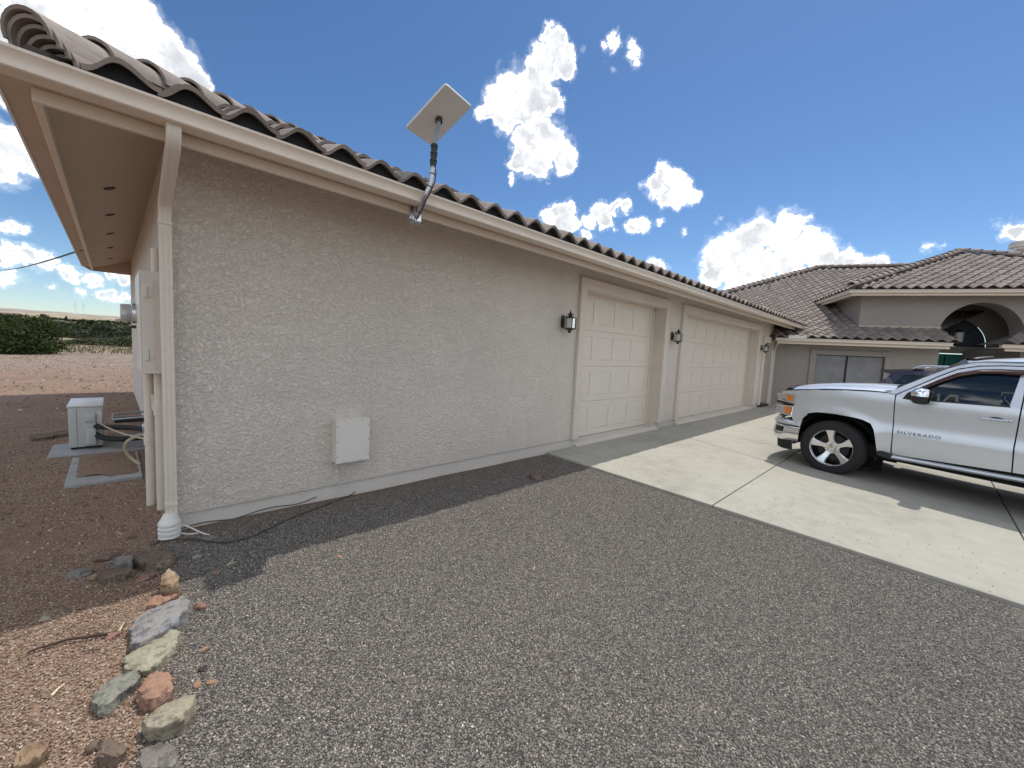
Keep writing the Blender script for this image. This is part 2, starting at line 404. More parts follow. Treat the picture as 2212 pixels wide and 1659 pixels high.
    setb(m, ramp(nt, oi.outputs['Random'], [(0, (.13, .085, .063)), (.35, (.25, .172, .128)), (.7, (.35, .255, .192)), (.9, (.45, .36, .29)), (1, (.62, .55, .47))])); MAT['soil_stone'] = m
    # the ground: pinkish granite soil near, dry grass further, pale slopes far
    m = mat('desert ground', (.3, .2, .15), .9, spec=.2); nt = m.node_tree; v = coords(m, 'World')
    vo = N(nt, 'ShaderNodeTexVoronoi', ins={'Vector': v, 'Scale': 130.0}); s = N(nt, 'ShaderNodeSeparateColor', ins={0: vo.outputs['Color']})
    near = ramp(nt, s.outputs[0], [(0, (.15, .092, .066)), (.5, (.27, .18, .13)), (.85, (.36, .26, .19)), (1, (.48, .39, .31))])
    p = noi(m, v, .8, 6, .62); p2 = noi(m, v, 6, 6, .65)
    near = mixc(nt, smooth(nt, p.outputs[0], .35, .7, 0, .55), near, (.185, .118, .085))
    near = mixc(nt, smooth(nt, p2.outputs[0], .45, .75, 0, .4), near, (.33, .25, .195))
    ln = N(nt, 'ShaderNodeVectorMath', operation='LENGTH', ins={0: N(nt, 'ShaderNodeVectorMath', operation='MULTIPLY', ins={0: v, 1: (1, 1, 0)}).outputs[0]}).outputs['Value']
    q = noi(m, v, .12, 6, .65); q2 = noi(m, v, .02, 6, .6); q3 = noi(m, v, .9, 5, .7)
    lw = math_(nt, 'MULTIPLY_ADD', math_(nt, 'SUBTRACT', q.outputs[0], .5), 10.0, ln)
    mid = ramp(nt, q3.outputs[0], [(.3, (.17, .135, .085)), (.5, (.27, .22, .15)), (.7, (.34, .285, .20))])
    gv = mixc(nt, smooth(nt, p.outputs[0], .4, .62), (.245, .19, .155), (.30, .235, .19))
    c = mixc(nt, smooth(nt, lw, 12, 20), near, gv)
    c = mixc(nt, smooth(nt, lw, 28, 36), c, mid)
    far = ramp(nt, q2.outputs[0], [(.30, (.10, .115, .07)), (.44, (.30, .26, .16)), (.58, (.44, .37, .25)), (.75, (.38, .30, .225))])
    c = mixc(nt, smooth(nt, ln, 120, 220), c, far)
    h = math_(nt, 'SUBTRACT', 1.0, vo.outputs['Distance'])
    setb(m, c, bump(m, p2.outputs[0], .5, .03, bump(m, h, .8, .007))); MAT['ground'] = m
    m = mat('far ridge', (.35, .29, .25), .95); nt = m.node_tree; v = coords(m, 'World')
    a = noi(m, v, .012, 8, .7); setb(m, ramp(nt, a.outputs[0], [(.38, (.16, .16, .12)), (.5, (.34, .29, .24)), (.62, (.44, .37, .31))])); MAT['ridge'] = m
    # foliage with leaf to leaf variation
    def leaf(name, a, b, c):
        m = mat(name, a, .6, spec=.25); nt = m.node_tree
        r = N(nt, 'ShaderNodeNewGeometry').outputs['Random Per Island']
        col = ramp(nt, r, [(0, a), (.6, b), (1, c)])
        setb(m, col); bsdf(m).inputs['Subsurface Weight'].default_value = 0
        tr = N(nt, 'ShaderNodeBsdfTranslucent', ins={'Color': col}); mx = N(nt, 'ShaderNodeMixShader', ins={0: .3, 1: bsdf(m).outputs[0], 2: tr.outputs[0]})
        nt.links.new(mx.outputs[0], nt.nodes['Material Output'].inputs[0]); return m
    MAT['bush'] = leaf('bush leaves', (.024, .042, .012), (.046, .072, .018), (.08, .105, .030))
    MAT['scrub'] = leaf('scrub leaves', (.045, .058, .030), (.085, .10, .050), (.135, .145, .08))
    MAT['dark_scrub'] = leaf('dark scrub leaves', (.022, .032, .018), (.042, .055, .028), (.07, .085, .042))
    MAT['drygrass'] = leaf('dry grass', (.15, .135, .085), (.235, .205, .135), (.33, .29, .20))
    MAT['bark'] = grainy('bark', (.15, .115, .085), .3, 30, .9, .6, .01)
    MAT['post'] = grainy('weathered post', (.05, .045, .04), .3, 30, .9, .4, .005)
    # vehicle paint
    m = mat('silver metallic paint', (.66, .70, .76), .36, .72, coat=.55); nt = m.node_tree; v = coords(m)
    fl = noi(m, v, 900, 1); setb(m, ramp(nt, fl.outputs[0], [(.3, (.60, .645, .71)), (.7, (.71, .755, .82))])); bsdf(m).inputs['Coat Roughness'].default_value = .06; MAT['silver'] = m
    MAT['navy'] = mat('navy paint', (.008, .014, .040), .3, .2, coat=1.0)
    MAT['amber'] = mat('amber lens', (.75, .20, .010), .12, spec=.6)
    MAT['clear'] = mat('clear lens', (.42, .43, .43), .10, .3, spec=.8)
    MAT['visor'] = mat('smoked brown acrylic', (.040, .012, .006), .18, spec=.4)
    MAT['rim'] = mat('polished alloy', (.70, .70, .71), .16, 1.0)
    MAT['badge'] = mat('badge letter grey', (.07, .075, .085), .35, .5)
    MAT['gold'] = mat('brass badge', (.65, .50, .20), .25, .8)
    # rock kinds
    def rock(name, cs, scale=6, band=None, bd=.012):
        m = mat(name, cs[1], .85, spec=.25); nt = m.node_tree; v = coords(m)
        if band: v2 = coords(m, scale=band)
        else: v2 = v
        a = noi(m, v2, scale, 6, .65); f = noi(m, v, 55, 5, .7); g = noi(m, v, 190, 3, .6)
        c = ramp(nt, a.outputs[0], [(.32, cs[0]), (.5, cs[1]), (.68, cs[2])])
        c = mixc(nt, smooth(nt, f.outputs[0], .42, .68, 0, .6), c, cs[3])
        c = mixc(nt, smooth(nt, noi(m, v, 21, 5, .7).outputs[0], .47, .63, 0, .75), c, tuple(x*.5 for x in cs[0]))
        return setb(m, c, bump(m, g.outputs[0], .4, .002, bump(m, f.outputs[0], .8, bd)))
    MAT['rk_tan'] = rock('tan banded rock', [(0.214, 0.120, 0.070), (0.351, 0.236, 0.149), (0.397, 0.354, 0.254), (0.285, 0.271, 0.171)], 5, (1, 1, 6))
    MAT['rk_blue'] = rock('blue grey rock', [(0.212, 0.198, 0.191), (0.303, 0.293, 0.293), (0.209, 0.237, 0.309), (0.316, 0.287, 0.258)], 4)
    MAT['rk_pale'] = rock('pale green rock', [(0.313, 0.294, 0.205), (0.401, 0.379, 0.286), (0.456, 0.434, 0.348), (0.244, 0.230, 0.172)], 5)
    MAT['rk_green'] = rock('grey green rock', [(0.177, 0.177, 0.152), (0.292, 0.292, 0.250), (0.373, 0.373, 0.322), (0.151, 0.147, 0.129)], 6)
    MAT['rk_orange'] = rock('orange granite', [(0.247, 0.132, 0.092), (0.382, 0.231, 0.163), (0.452, 0.302, 0.223), (0.300, 0.185, 0.134)], 8)
    MAT['rk_layer'] = rock('layered sandstone', [(0.216, 0.191, 0.144), (0.371, 0.329, 0.246), (0.451, 0.404, 0.308), (0.241, 0.209, 0.159)], 4, (1, 1, 7))
    MAT['rk_brown'] = rock('brown rock', [(0.110, 0.081, 0.064), (0.187, 0.140, 0.108), (0.291, 0.234, 0.183), (0.153, 0.117, 0.096)], 6)
    MAT['rk_grey'] = rock('grey rock', [(0.166, 0.149, 0.138), (0.238, 0.215, 0.198), (0.299, 0.278, 0.256), (0.193, 0.171, 0.157)], 6)
    MAT['rk_red'] = rock('red rock', [(0.215, 0.115, 0.097), (0.315, 0.179, 0.147), (0.369, 0.233, 0.197), (0.251, 0.150, 0.128)], 9)
    MAT['rk_purple'] = rock('purple rock', [(0.043, 0.028, 0.032), (0.068, 0.047, 0.051), (0.094, 0.066, 0.069), (0.052, 0.037, 0.041)], 9)
    MAT['twig'] = grainy('dark twig bark', (.050, .030, .022), .3, 60, .9, .5, .003)
    MAT['straw'] = grainy('bleached straw', (.62, .52, .36), .15, 60, .8, .3, .002)
    MAT['chip'] = mat('white stone chip', (.74, .70, .64), .7)
materials()
# ------------------------------------------------------------------ setting
def sstep(a, b, x): t = max(0, min(1, (x-a)/(b-a))); return t*t*(3-2*t)
def ground_z(x, y):
    n = noise.noise(Vector((x*.9, y*.9, 0)))*.012
    z = -.13 - .008*max(-3, min(6, x)) + (.03*max(y, -12) if y < 0 else .02*min(y, 6)) + n
    r = math.hypot(x, y); k = sstep(12, 30, r)
    zf = -.1 + 0.25*noise.noise(Vector((x*.03, y*.03, 2)))*sstep(20, 60, r)
    z = z*(1-k) + zf*k
    if r > 66:
        # the land dips beyond the fence and climbs again to the far slopes
        a = math.degrees(atan2(x, y))
        el = 0.0128*sstep(140, 700, r) + .0080*sstep(700, 2400, r)
        dip = -.3*sstep(66, 110, r)*(1-sstep(110, 260, r))
        z = zf + dip + el*(r)*sstep(120, 520, r) + 2*noise.noise(Vector((x*.004, y*.004, 5)))*sstep(200, 600, r)
    return z
def ground():
    mb = MB(); radii = []; r = 0.25
    while r < 3400:
        radii.append(r); r += .3 if r < 9 else max(.3, r*.06)
    n = 120; vs = [(0, 0, ground_z(0, 0))]; fs = []
    for r in radii:
        for k in range(n):
            a = 2*pi*k/n; x, y = r*sin(a), r*cos(a); vs.append((x, y, ground_z(x, y)))
    for k in range(n): fs.append((0, 1+k, 1+(k+1) % n))
    for i in range(len(radii)-1):
        for k in range(n):
            a, b = 1+i*n+k, 1+i*n+(k+1) % n; fs.append((a, b, b+n, a+n))
    mb.add(vs, fs); o = mb.build('ground', MAT['ground'], smooth='all'); tag(o, kind='structure')
    # far ridge along the skyline
    mb = MB(); rows = []
    def rz(a, t):
        h = 66 + 9*noise.noise(Vector((a*6, 0, 3))) + 3*noise.noise(Vector((a*40, 0, 4))) + 1.6*noise.noise(Vector((a*300, 0, 4)))
        h += -30*sstep(radians(-4), radians(6), a)*.35
        return h*(1-(1-t)**2)
    mb.grid(lambda i, j: ((2300+900*j)*sin(radians(-60+130*i)), (2300+900*j)*cos(radians(-60+130*i)), 15 + rz(radians(-60+130*i), j)), 520, 8)
    tag(mb.build('hills', MAT['ridge'], smooth='all'), kind='structure')
ground()

XB = lambda y: -.05 - .085*max(0, -y) + .05*noise.noise(Vector((y*2.2, 3, 0)))   # where gravel ends and soil begins
DRIVE_X = 4.235
def drive_z(y): return -.125 + .03*y
def gravel_yard():
    mb = MB(); ys = [-.0 - .1*i for i in range(121)]; nx = 24; vs = []; fs = []
    for y in ys:
        a = XB(y)
        for i in range(nx+1):
            x = a + (DRIVE_X + .06 - a)*i/nx; vs.append((x, y, ground_z(x, y)+.006))
    w = nx+1
    for j in range(len(ys)-1):
        for i in range(nx): fs.append((j*w+i, (j+1)*w+i, (j+1)*w+i+1, j*w+i+1))
    tag(mb.add(vs, fs).build('gravel_yard', MAT['gravel'], smooth='all'), kind='structure')
gravel_yard()

def scatter(name, mb, size, density, near, far, material, seed, lo=.0):
    """loose stones strewn over a patch of ground, thinning out with distance"""
    o = mb.build(name, material); o['kind'] = 'stuff'
    ng = bpy.data.node_groups.new(name, 'GeometryNodeTree')
    ng.interface.new_socket('Geometry', in_out='INPUT', socket_type='NodeSocketGeometry')
    ng.interface.new_socket('Geometry', in_out='OUTPUT', socket_type='NodeSocketGeometry')
    gi = ng.nodes.new('NodeGroupInput'); go = ng.nodes.new('NodeGroupOutput')
    pos = ng.nodes.new('GeometryNodeInputPosition')
    d = N(ng, 'ShaderNodeVectorMath', operation='DISTANCE', ins={0: pos.outputs[0], 1: (CAM.x, CAM.y, -.2)}).outputs['Value']
    mr = ng.nodes.new('ShaderNodeMapRange'); ng.links.new(d, mr.inputs[0])
    for i, v in ((1, near), (2, far), (3, density), (4, lo)): mr.inputs[i].default_value = v
    dp = ng.nodes.new('GeometryNodeDistributePointsOnFaces'); ng.links.new(gi.outputs[0], dp.inputs['Mesh']); ng.links.new(mr.outputs[0], dp.inputs['Density']); dp.inputs['Seed'].default_value = seed
    ico = ng.nodes.new('GeometryNodeMeshIcoSphere'); ico.inputs['Radius'].default_value = .5; ico.inputs['Subdivisions'].default_value = 1
    sm = ng.nodes.new('GeometryNodeSetMaterial'); ng.links.new(ico.outputs[0], sm.inputs[0]); sm.inputs['Material'].default_value = material
    rv = N(ng, 'FunctionNodeRandomValue', data_type='FLOAT_VECTOR'); rv.inputs[0].default_value = (size*.55, size*.5, size*.35); rv.inputs[1].default_value = (size*1.35, size*1.15, size*.95); rv.inputs['Seed'].default_value = seed+1
    rr = N(ng, 'FunctionNodeRandomValue', data_type='FLOAT_VECTOR'); rr.inputs[0].default_value = (-.6, -.6, 0); rr.inputs[1].default_value = (.6, .6, 6.28); rr.inputs['Seed'].default_value = seed+2
    ip = ng.nodes.new('GeometryNodeInstanceOnPoints'); ng.links.new(dp.outputs['Points'], ip.inputs['Points']); ng.links.new(sm.outputs[0], ip.inputs['Instance'])
    ng.links.new(rv.outputs[0], ip.inputs['Scale']); ng.links.new(rr.outputs[0], ip.inputs['Rotation'])
    ng.links.new(ip.outputs[0], go.inputs[0])
    md = o.modifiers.new('stones', 'NODES'); md.node_group = ng
    return o
def patch_mesh(xa, xb, y0, y1, dz, nx=16, ny=24):
    mb = MB()
    def f(i, j):
        y = y0 + (y1-y0)*j; a, b = xa(y), xb(y); x = a + (b-a)*i
        return (x, y, ground_z(x, y) + dz)
    return mb.grid(f, nx, ny)
def gravels():
    # the wedge of ground the lens sees, and a margin around it
    P = patch_mesh(lambda y: XB(y)-.06, lambda y: min(DRIVE_X-.01, 4.23), -4.4, -.06, .008, 40, 60)
    scatter('gravel', P, .0092, 11500, 2.6, 6.2, MAT['gravel_stone'], 3, 2500)
    P = patch_mesh(lambda y: -1.6, lambda y: XB(y)+.10, -2.7, -.0, .004, 14, 30)
    scatter('soil_stones', P, .009, 9000, 2.2, 4.2, MAT['soil_stone'], 9, 2500)
    P = patch_mesh(lambda y: -3.0, lambda y: -.03, 0.0, 6.0, .003, 10, 30)
    scatter('yard_stones', P, .016, 500, 3.5, 9.0, MAT['soil_stone'], 21, 90)
    P = patch_mesh(lambda y: -.25*y-3, lambda y: -.03 if y < 9 else .06*y, 6.0, 30.0, .003, 10, 40)
    scatter('far_yard_stones', P, .045, 14, 10, 30, MAT['soil_stone'], 22, 9)
gravels()

def spill():
    mb = MB(); mb.grid(lambda i, j: (DRIVE_X + .02 + .9*i*i, -.15 - 5.5*j, -.125 + .03*(-.15-5.5*j) + .004), 8, 20)
    scatter('spilled_gravel', mb, .009, 45, 2, 7, MAT['gravel_stone'], 41, 30)
spill()
def driveway():
    root = tag(bpy.data.objects.new('driveway', None), kind='structure'); COL.objects.link(root)
    y = [0.0, -2.35, -4.65, -6.95, -9.3, -12.0]; g = .006
    A = lambda v: 7.76 - .345*(-v) if v > -2.36 else 6.95
    B = lambda v: 8.63 - .09*(-v)
    def slab(pts):
        # shrink towards the middle for the joint, give the top a rounded arris
        c = sum((Vector(p) for p in pts), Vector((0, 0)))/len(pts); n = len(pts)
        def inset(d):
            out = []
            for i in range(n):
                p, a, b = Vector(pts[i]), Vector(pts[i-1]), Vector(pts[(i+1) % n])
                e1, e2 = (p-a).normalized(), (b-p).normalized(); n1, n2 = Vector((-e1.y, e1.x)), Vector((-e2.y, e2.x))
                if (c-p).dot(n1) < 0: n1 = -n1
                if (c-p).dot(n2) < 0: n2 = -n2
                m = (n1+n2); m = m/max(.3, m.dot(n1)); out.append(p + m*d)
            return out
        rings = [(inset(g), -.11), (inset(g), -.008), (inset(g+.003), -.002), (inset(g+.009), 0)]
        vs = [(p.x, p.y, drive_z(p.y)+dz) for R, dz in rings for p in R]
        fs = [(k*n+i, k*n+(i+1) % n, (k+1)*n+(i+1) % n, (k+1)*n+i) for k in range(3) for i in range(n)] + [tuple(3*n+i for i in range(n))]
        MB().add(vs, fs).build('slab', MAT['concrete'], root)
    x1 = 12.3
    E = lambda v: 16.02 + .467*(-v)          # meets the house front
    slab([(DRIVE_X, y[1]), (A(y[1]), y[1]), (A(0), 0), (DRIVE_X, 0)])
    slab([(A(y[1]), y[1]), (B(y[1]), y[1]), (B(0), 0), (A(0), 0)])
    slab([(B(y[1]), y[1]), (x1, y[1]), (x1, 0), (B(0), 0)])
    slab([(x1, y[1]), (E(y[1]), y[1]), (E(0), 0), (x1, 0)])
    for k in range(1, 5):
        xs = [DRIVE_X, 8.45, x1]
        for i in range(2): slab([(xs[i], y[k+1]), (xs[i+1], y[k+1]), (xs[i+1], y[k]), (xs[i], y[k])])
        slab([(x1, y[k+1]), (E(y[k+1]), y[k+1]), (E(y[k]), y[k]), (x1, y[k])])
    mb = MB(); mb.add([(DRIVE_X+.02, -12, drive_z(-12)-.02), (24, -12, drive_z(-12)-.02), (24, .3, drive_z(.3)-.02), (DRIVE_X+.02, .3, drive_z(.3)-.02)], [(0, 1, 2, 3)])
    mb.build('joint_filler', MAT['mortar'], root)
driveway()

# ------------------------------------------------------------------ roof tiles
TW, TE = .292, .355          # cover width and exposure of one tile
def tile_wave(x):
    q = ((x-.015)/TW) % 1.0; r = .40
    return .010 + .078*(.5-.5*cos(pi*q/r) if q < r else .5+.5*cos(pi*(q-r)/(1-r)))
def tile_mesh():
    n = 16; L = .43; top = []; pts = []
    for i in range(n+1):
        x = (TW+.016)*i/n; pts.append((x, tile_wave(x) + .016*(x/TW) - .006))
    vs = []; fs = []
    for yy, lift, th in ((0, 0.030, .026), (L, -.010, .012)):
        for x, z in pts: vs.append((x, yy, z+lift))
        for x, z in pts: vs.append((x, yy, z+lift-th))
    w = n+1
    for i in range(n):
        fs.append((i, i+1, 2*w+i+1, 2*w+i)); fs.append((w+i+1, w+i, 3*w+i, 3*w+i+1)); fs.append((i+1, i, w+i, w+i+1))
    fs.append((0, 2*w, 3*w, w)); fs.append((n, w+n, 3*w+n, 2*w+n))
    return MB().add(vs, fs).mesh('roof_tile', MAT['tile'], smooth=50)
def cap_mesh(r0=.125, r1=.105, L=.42):
    n = 12; vs = []; fs = []
    for y, r, lift in ((0, r0, .03), (L, r1, 0)):
        for rr in (r, r-.018):
            for i in range(n+1):
                a = radians(-8 + 196*i/n); vs.append((rr*cos(a), y, rr*sin(a)*.95+lift))
    w = n+1
    for i in range(n):
        fs.append((i, i+1, 2*w+i+1, 2*w+i)); fs.append((w+i+1, w+i, 3*w+i, 3*w+i+1)); fs.append((i+1, i, w+i, w+i+1)); fs.append((2*w+i, 2*w+i+1, 3*w+i+1, 3*w+i))
    fs.append((0, 2*w, 3*w, w)); fs.append((n, w+n, 3*w+n, 2*w+n))
    return MB().add(vs, fs).mesh('ridge_tile', MAT['tile'], smooth=50)
TILE, CAP = tile_mesh(), cap_mesh()
RT = random.Random(4)
def tile_spots(o, ex, ey, en, inside, s0, s1, nt):
    """matrices of the tiles of one roof slope: o eave corner, ex along the eave, ey up the slope"""
    out = []; n = int(round((s1-s0)/TW))
    for j in range(nt):
        for i in range(n):
            s, t = s0 + i*TW, j*TE
            if not inside(s+TW/2, t+.18): continue
            M = Matrix.Identity(4)
            q = Vector(en)*1.0; X, Y = Vector(ex), Vector(ey)
            a = RT.gauss(0, .006); X2 = (X + Y*a).normalized(); Y2 = (Y - X*a).normalized()
            p = Vector(o) + X*s + Y*(t + RT.gauss(0, .004)) + q*RT.gauss(0, .0025)
            for k in range(3): M[k][0], M[k][1], M[k][2], M[k][3] = X2[k], Y2[k], q[k], p[k]
            out.append(M)
    return out
def cap_spots(p0, p1, side_up=Vector((0, 0, 1)), step=.345, z=.05):
    p0, p1 = Vector(p0), Vector(p1); Y = (p1-p0).normalized(); X = Y.cross(side_up).normalized(); Z = X.cross(Y); out = []
    for k in range(int((p1-p0).length/step)+1):
        p = p0 + Y*(k*step) + Z*(z + RT.gauss(0, .004)); a = RT.gauss(0, .012)
        X2 = (X+Y*a).normalized(); Y2 = (Y-X*a).normalized(); M = Matrix.Identity(4)
        for i in range(3): M[i][0], M[i][1], M[i][2], M[i][3] = X2[i], Y2[i], Z[i], p[i]
        out.append(M)
    return out
def lay(root, parent, name, mats, mesh, limit=300):
    """the nearest pieces each an object, the remainder joined"""
    W = root.matrix_basis @ (parent.matrix_basis if parent is not root else Matrix.Identity(4))
    mats = sorted(mats, key=lambda M: ((W @ M.translation) - CAM).length)
    for M in mats[:limit]: link(name, mesh, parent, M)
    rest = mats[limit:]
    if rest:
        mb = MB(); src = [v.co.copy() for v in mesh.vertices]; fc = [tuple(p.vertices) for p in mesh.polygons]
        for M in rest: mb.add([M @ v for v in src], fc)
        o = mb.build(name, MAT['tile'], parent, smooth=50, fix=False); o['kind'] = 'stuff'
GUT = [(0, 0), (.085, 0), (.100, .002), (.108, .008), (.108, .020), (.096, .028), (.095, .045), (.104, .068), (.116, .080), (.120, .084), (.120, .098), (.108, .098), (.104, .088), (.090, .05), (.085, .012), (.006, .010), (.006, .098), (0, .098)]
def seam_gutter(name, mb, root): return mb.build(name, MAT['gutter'], root, smooth=25)

# ------------------------------------------------------------------ garage wing
SL = 5/12
def garage():
    g = thing('garage', 'long beige stucco garage wing with two raised-panel doors under a grey tiled hip roof', 'garage')
    YB = 8.6; YE = 7.75; XR = 17.6                       # rear wall, right end of the eave
    D1, D2, DE = (4.938, 7.681), (8.628, 14.135), (14.925, 15.80)
    ZO = 2.339; I4 = Matrix.Identity(4)
    mb = MB()
    cells(mb, [0, 16.0], [0, 2.80], [(*D1, 0, ZO), (*D2, 0, ZO), (*DE, 0, 2.0)], I4, .24)
    # side and rear walls
    mb.add([(0, 0, 0), (0, YB, 0), (0, YB, 2.80), (0, 0, 2.80)], [(0, 1, 2, 3)])
    mb.add([(0, YB, -.3), (16, YB, -.3), (16, YB, 2.80), (0, YB, 2.80)], [(0, 1, 2, 3)])
    mb.build('wall', MAT['stucco'], g, fix=False)
    # stem wall below the stucco edge
    for a, b in ((.022, D1[0]), (D1[1], D2[0]), (D2[1], DE[0]), (DE[1], 16.0)): MB().box(a, b, .018, .24, -.5, -.0005).build('stem_wall', MAT['stem'], g)
    MB().box(.022, .2, .2405, YB, -.5, -.0005).build('stem_wall', MAT['stem'], g)
    # raised trim round the openings (front 56 mm proud), sills, doors
    def trim(x0, x1, z1, w, zb):
        m = MB(); o = -.056
        for a, b, c, d in ((x0-w, x0, zb, z1), (x1, x1+w, zb, z1)): m.box(a, b, o, -.0005, c, d, .008)
        m.box(x0-w, x1+w, o, -.0005, z1+.0005, z1+w*1.16, .008)
        m.build('door_trim', MAT['stucco_trim'], g)
    trim(*D1, ZO, .150, -.002); trim(*D2, ZO, .150, -.002); trim(DE[0], DE[1], 2.0, .17, -.06)
    for x0, x1 in (D1, D2):                  # sloping concrete sills
        MB().prism([(-.050, -.128), (.30, -.128), (.30, -.075), (.02, -.085), (-.050, -.118)], x0-.02, x1+.02, 'x').build('door_sill', MAT['stem'], g)
        m = MB()                             # inner jamb stops
        for a, b in ((x0+.001, x0+.05), (x1-.05, x1-.001)): m.box(a, b, .205, .245, -.07, ZO-.03)
        m.box(x0+.001, x1-.001, .205, .245, ZO-.05, ZO-.002)
        m.build('jamb_stop', MAT['paint'], g)
    def door(x0, x1, ncol):
        zb, zt = -.075, ZO+.02; n = 4; h = (zt-zb)/n; cw = (x1-x0-.10)/ncol; pw, ph = cw*.76, h*.66
        m = MB(); M = Matrix.Translation((0, .245, 0)); spots = []
        for r in range(n):
            z0, z1 = zb + r*h + .004, zb + (r+1)*h - .004; holes = []
            for c in range(ncol):
                cx = x0 + .05 + (c+.5)*cw; cz = (z0+z1)/2; holes.append((cx-pw/2, cx+pw/2, cz-ph/2, cz+ph/2)); spots.append((cx, cz))
            cells(m, [x0, x1], [z0, z0+.028, z1-.028, z1], holes, M, .012)
            # rolled edges of the section
            m.add([(x0, .245, z1), (x1, .245, z1), (x1, .262, z1+.003), (x0, .262, z1+.003)], [(0, 1, 2, 3)])
            m.add([(x0, .245, z0), (x1, .245, z0), (x1, .262, z0-.003), (x0, .262, z0-.003)], [(0, 1, 2, 3)])
            for zz in (z0+.042, z1-.042): m.box(x0, x1, .2435, .2455, zz-.004, zz+.004)
        m.box(x0, x1, .258, .275, zb, zt)
        d = m.build('garage_door', MAT['door'], g, fix=False)
        # one raised panel: bevelled field in its recess
        pm = MB(); b = .045; q = .003
        R = [(pw/2-q, ph/2-q, .011), (pw/2-q, ph/2-q, .007), (pw/2-b, ph/2-b, .001)]
        vs = [(sx*a, y_, sz*c) for a, c, y_ in R for sx, sz in ((-1, -1), (1, -1), (1, 1), (-1, 1))]
        fs = [(k*4+i, k*4+(i+1) % 4, (k+1)*4+(i+1) % 4, (k+1)*4+i) for k in range(2) for i in range(4)] + [(8, 9, 10, 11)]
        me = pm.add(vs, fs).mesh('raised_panel', MAT['door'])
        for cx, cz in spots: link('raised_panel', me, d, Matrix.Translation((cx, .245, cz)))
        MB().box(x0, x1, .24, .275, zb-.028, zb-.001).build('bottom_seal', MAT['black'], d)
    door(D1[0]+.001, D1[1]-.001, 4); door(D2[0]+.001, D2[1]-.001, 8)
    # entry door in its own recess
    ed = MB().box(DE[0]+.05, DE[1]-.045, .17, .215, -.06, 1.95).build('entry_door', MAT['black'], g)
    MB().box(DE[0]+.001, DE[0]+.049, .15, .235, -.08, 1.999).box(DE[1]-.044, DE[1]-.001, .15, .235, -.08, 1.999).box(DE[0]+.05, DE[1]-.045, .15, .235, 1.951, 1.999).build('door_frame', MAT['paint'], ed)
    MB().lathe([(.0, 0), (.022, .004), (.028, .02), (.02, .045), (0, .05)], 12, Matrix.Translation((DE[0]+.12, .168, .92)) @ Matrix.Rotation(pi/2, 4, 'X')).build('handle', MAT['steel'], ed, smooth=True)
    MB().box(DE[0]-.02, DE[1]+.02, -.10, .24, -.15, -.065, .006).build('threshold', MAT['black'], g)
    # lower board of the eave, soffits
    m = MB()
    m.box(-.577, XR-.6, -.55, -.515, 2.490, 2.558, .004); m.box(-.577, -.542, -.5145, YE, 2.490, 2.558, .004)
    m.build('fascia_board', MAT['paint'], g)
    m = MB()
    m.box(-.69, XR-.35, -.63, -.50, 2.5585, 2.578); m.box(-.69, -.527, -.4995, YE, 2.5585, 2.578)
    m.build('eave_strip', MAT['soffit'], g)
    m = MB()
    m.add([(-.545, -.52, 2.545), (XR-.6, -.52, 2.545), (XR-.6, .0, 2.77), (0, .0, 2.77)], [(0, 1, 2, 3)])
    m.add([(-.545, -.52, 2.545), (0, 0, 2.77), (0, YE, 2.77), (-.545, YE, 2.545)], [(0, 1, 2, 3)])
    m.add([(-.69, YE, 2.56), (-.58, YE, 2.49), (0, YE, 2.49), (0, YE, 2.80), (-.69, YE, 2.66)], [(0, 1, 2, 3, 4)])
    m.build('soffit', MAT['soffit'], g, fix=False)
    MB().box(-.703, -.6905, -.62, YE, 2.552, 2.66).build('drip_edge', MAT['white'], g)
    for y in (1.55, 2.75, 4.0, 5.3, 6.7):
        nrm = Vector((.412, 0, -.911)); M = Matrix.Translation((-.30, y, 2.645)) @ nrm.to_track_quat('Z', 'Y').to_matrix().to_4x4()
        MB().lathe([(.045, .0), (.045, .004), (.038, .006), (.034, .002), (0, .0015)], 16, M).build('soffit_vent', MAT['darkmetal'], g, smooth=True)
    # gutters on the front and the left eave, one run mitred at the corner
    zg = 2.541; s2 = 1.0
    m = MB().sweep(GUT, [((XR, -.63, zg), (0, -1, 0)), ((-.705, -.63, zg), (0, -1, 0))])
    go = seam_gutter('gutter', m, g)
    for x in (-.46, 5.95, 12.1): MB().sweep([(a*1.012+.0012, b*1.01-.0006) for a, b in GUT[:12]], [((x, -.63, zg), (0, -1, 0)), ((x+.03, -.63, zg), (0, -1, 0))]).build('gutter_seam', MAT['gutter'], go, smooth=25)
    # downspout: outlet, raking offset and the long corrugated drop at the corner
    def pipe(path, w, d, rib=.004):
        mm = MB(); P = []
        for sx, k in ((-1, 0), (1, 0)): pass
        prof = []; n = 6
        for i in range(n): t = -1 + 2*i/(n-1); prof.append((t*w/2, -d/2 + (rib if i % 2 else 0)))
        for i in range(n): t = 1 - 2*i/(n-1); prof.append((t*w/2, d/2 - (rib if i % 2 else 0)))
        vs = []; fs = []; m_ = len(prof)
        for i, p in enumerate(path):
            p = Vector(p); t = (Vector(path[min(i+1, len(path)-1)]) - Vector(path[max(0, i-1)])).normalized()
            X = Vector((1, 0, 0)); Yv = t.cross(X).normalized()
            for a, b in prof: vs.append(p + X*a + Yv*b)
        for i in range(len(path)-1):
            for k in range(m_): fs.append((i*m_+k, i*m_+(k+1) % m_, (i+1)*m_+(k+1) % m_, (i+1)*m_+k))
        return mm.add(vs, fs)
    dx = -.036
    path = [(dx, -.675, 2.55), (dx, -.675, 2.50), (dx, -.662, 2.465), (dx, -.63, 2.435), (dx, -.15, 2.265), (dx, -.085, 2.235), (dx, -.052, 2.19), (dx, -.045, 2.14), (dx, -.045, -.02)]
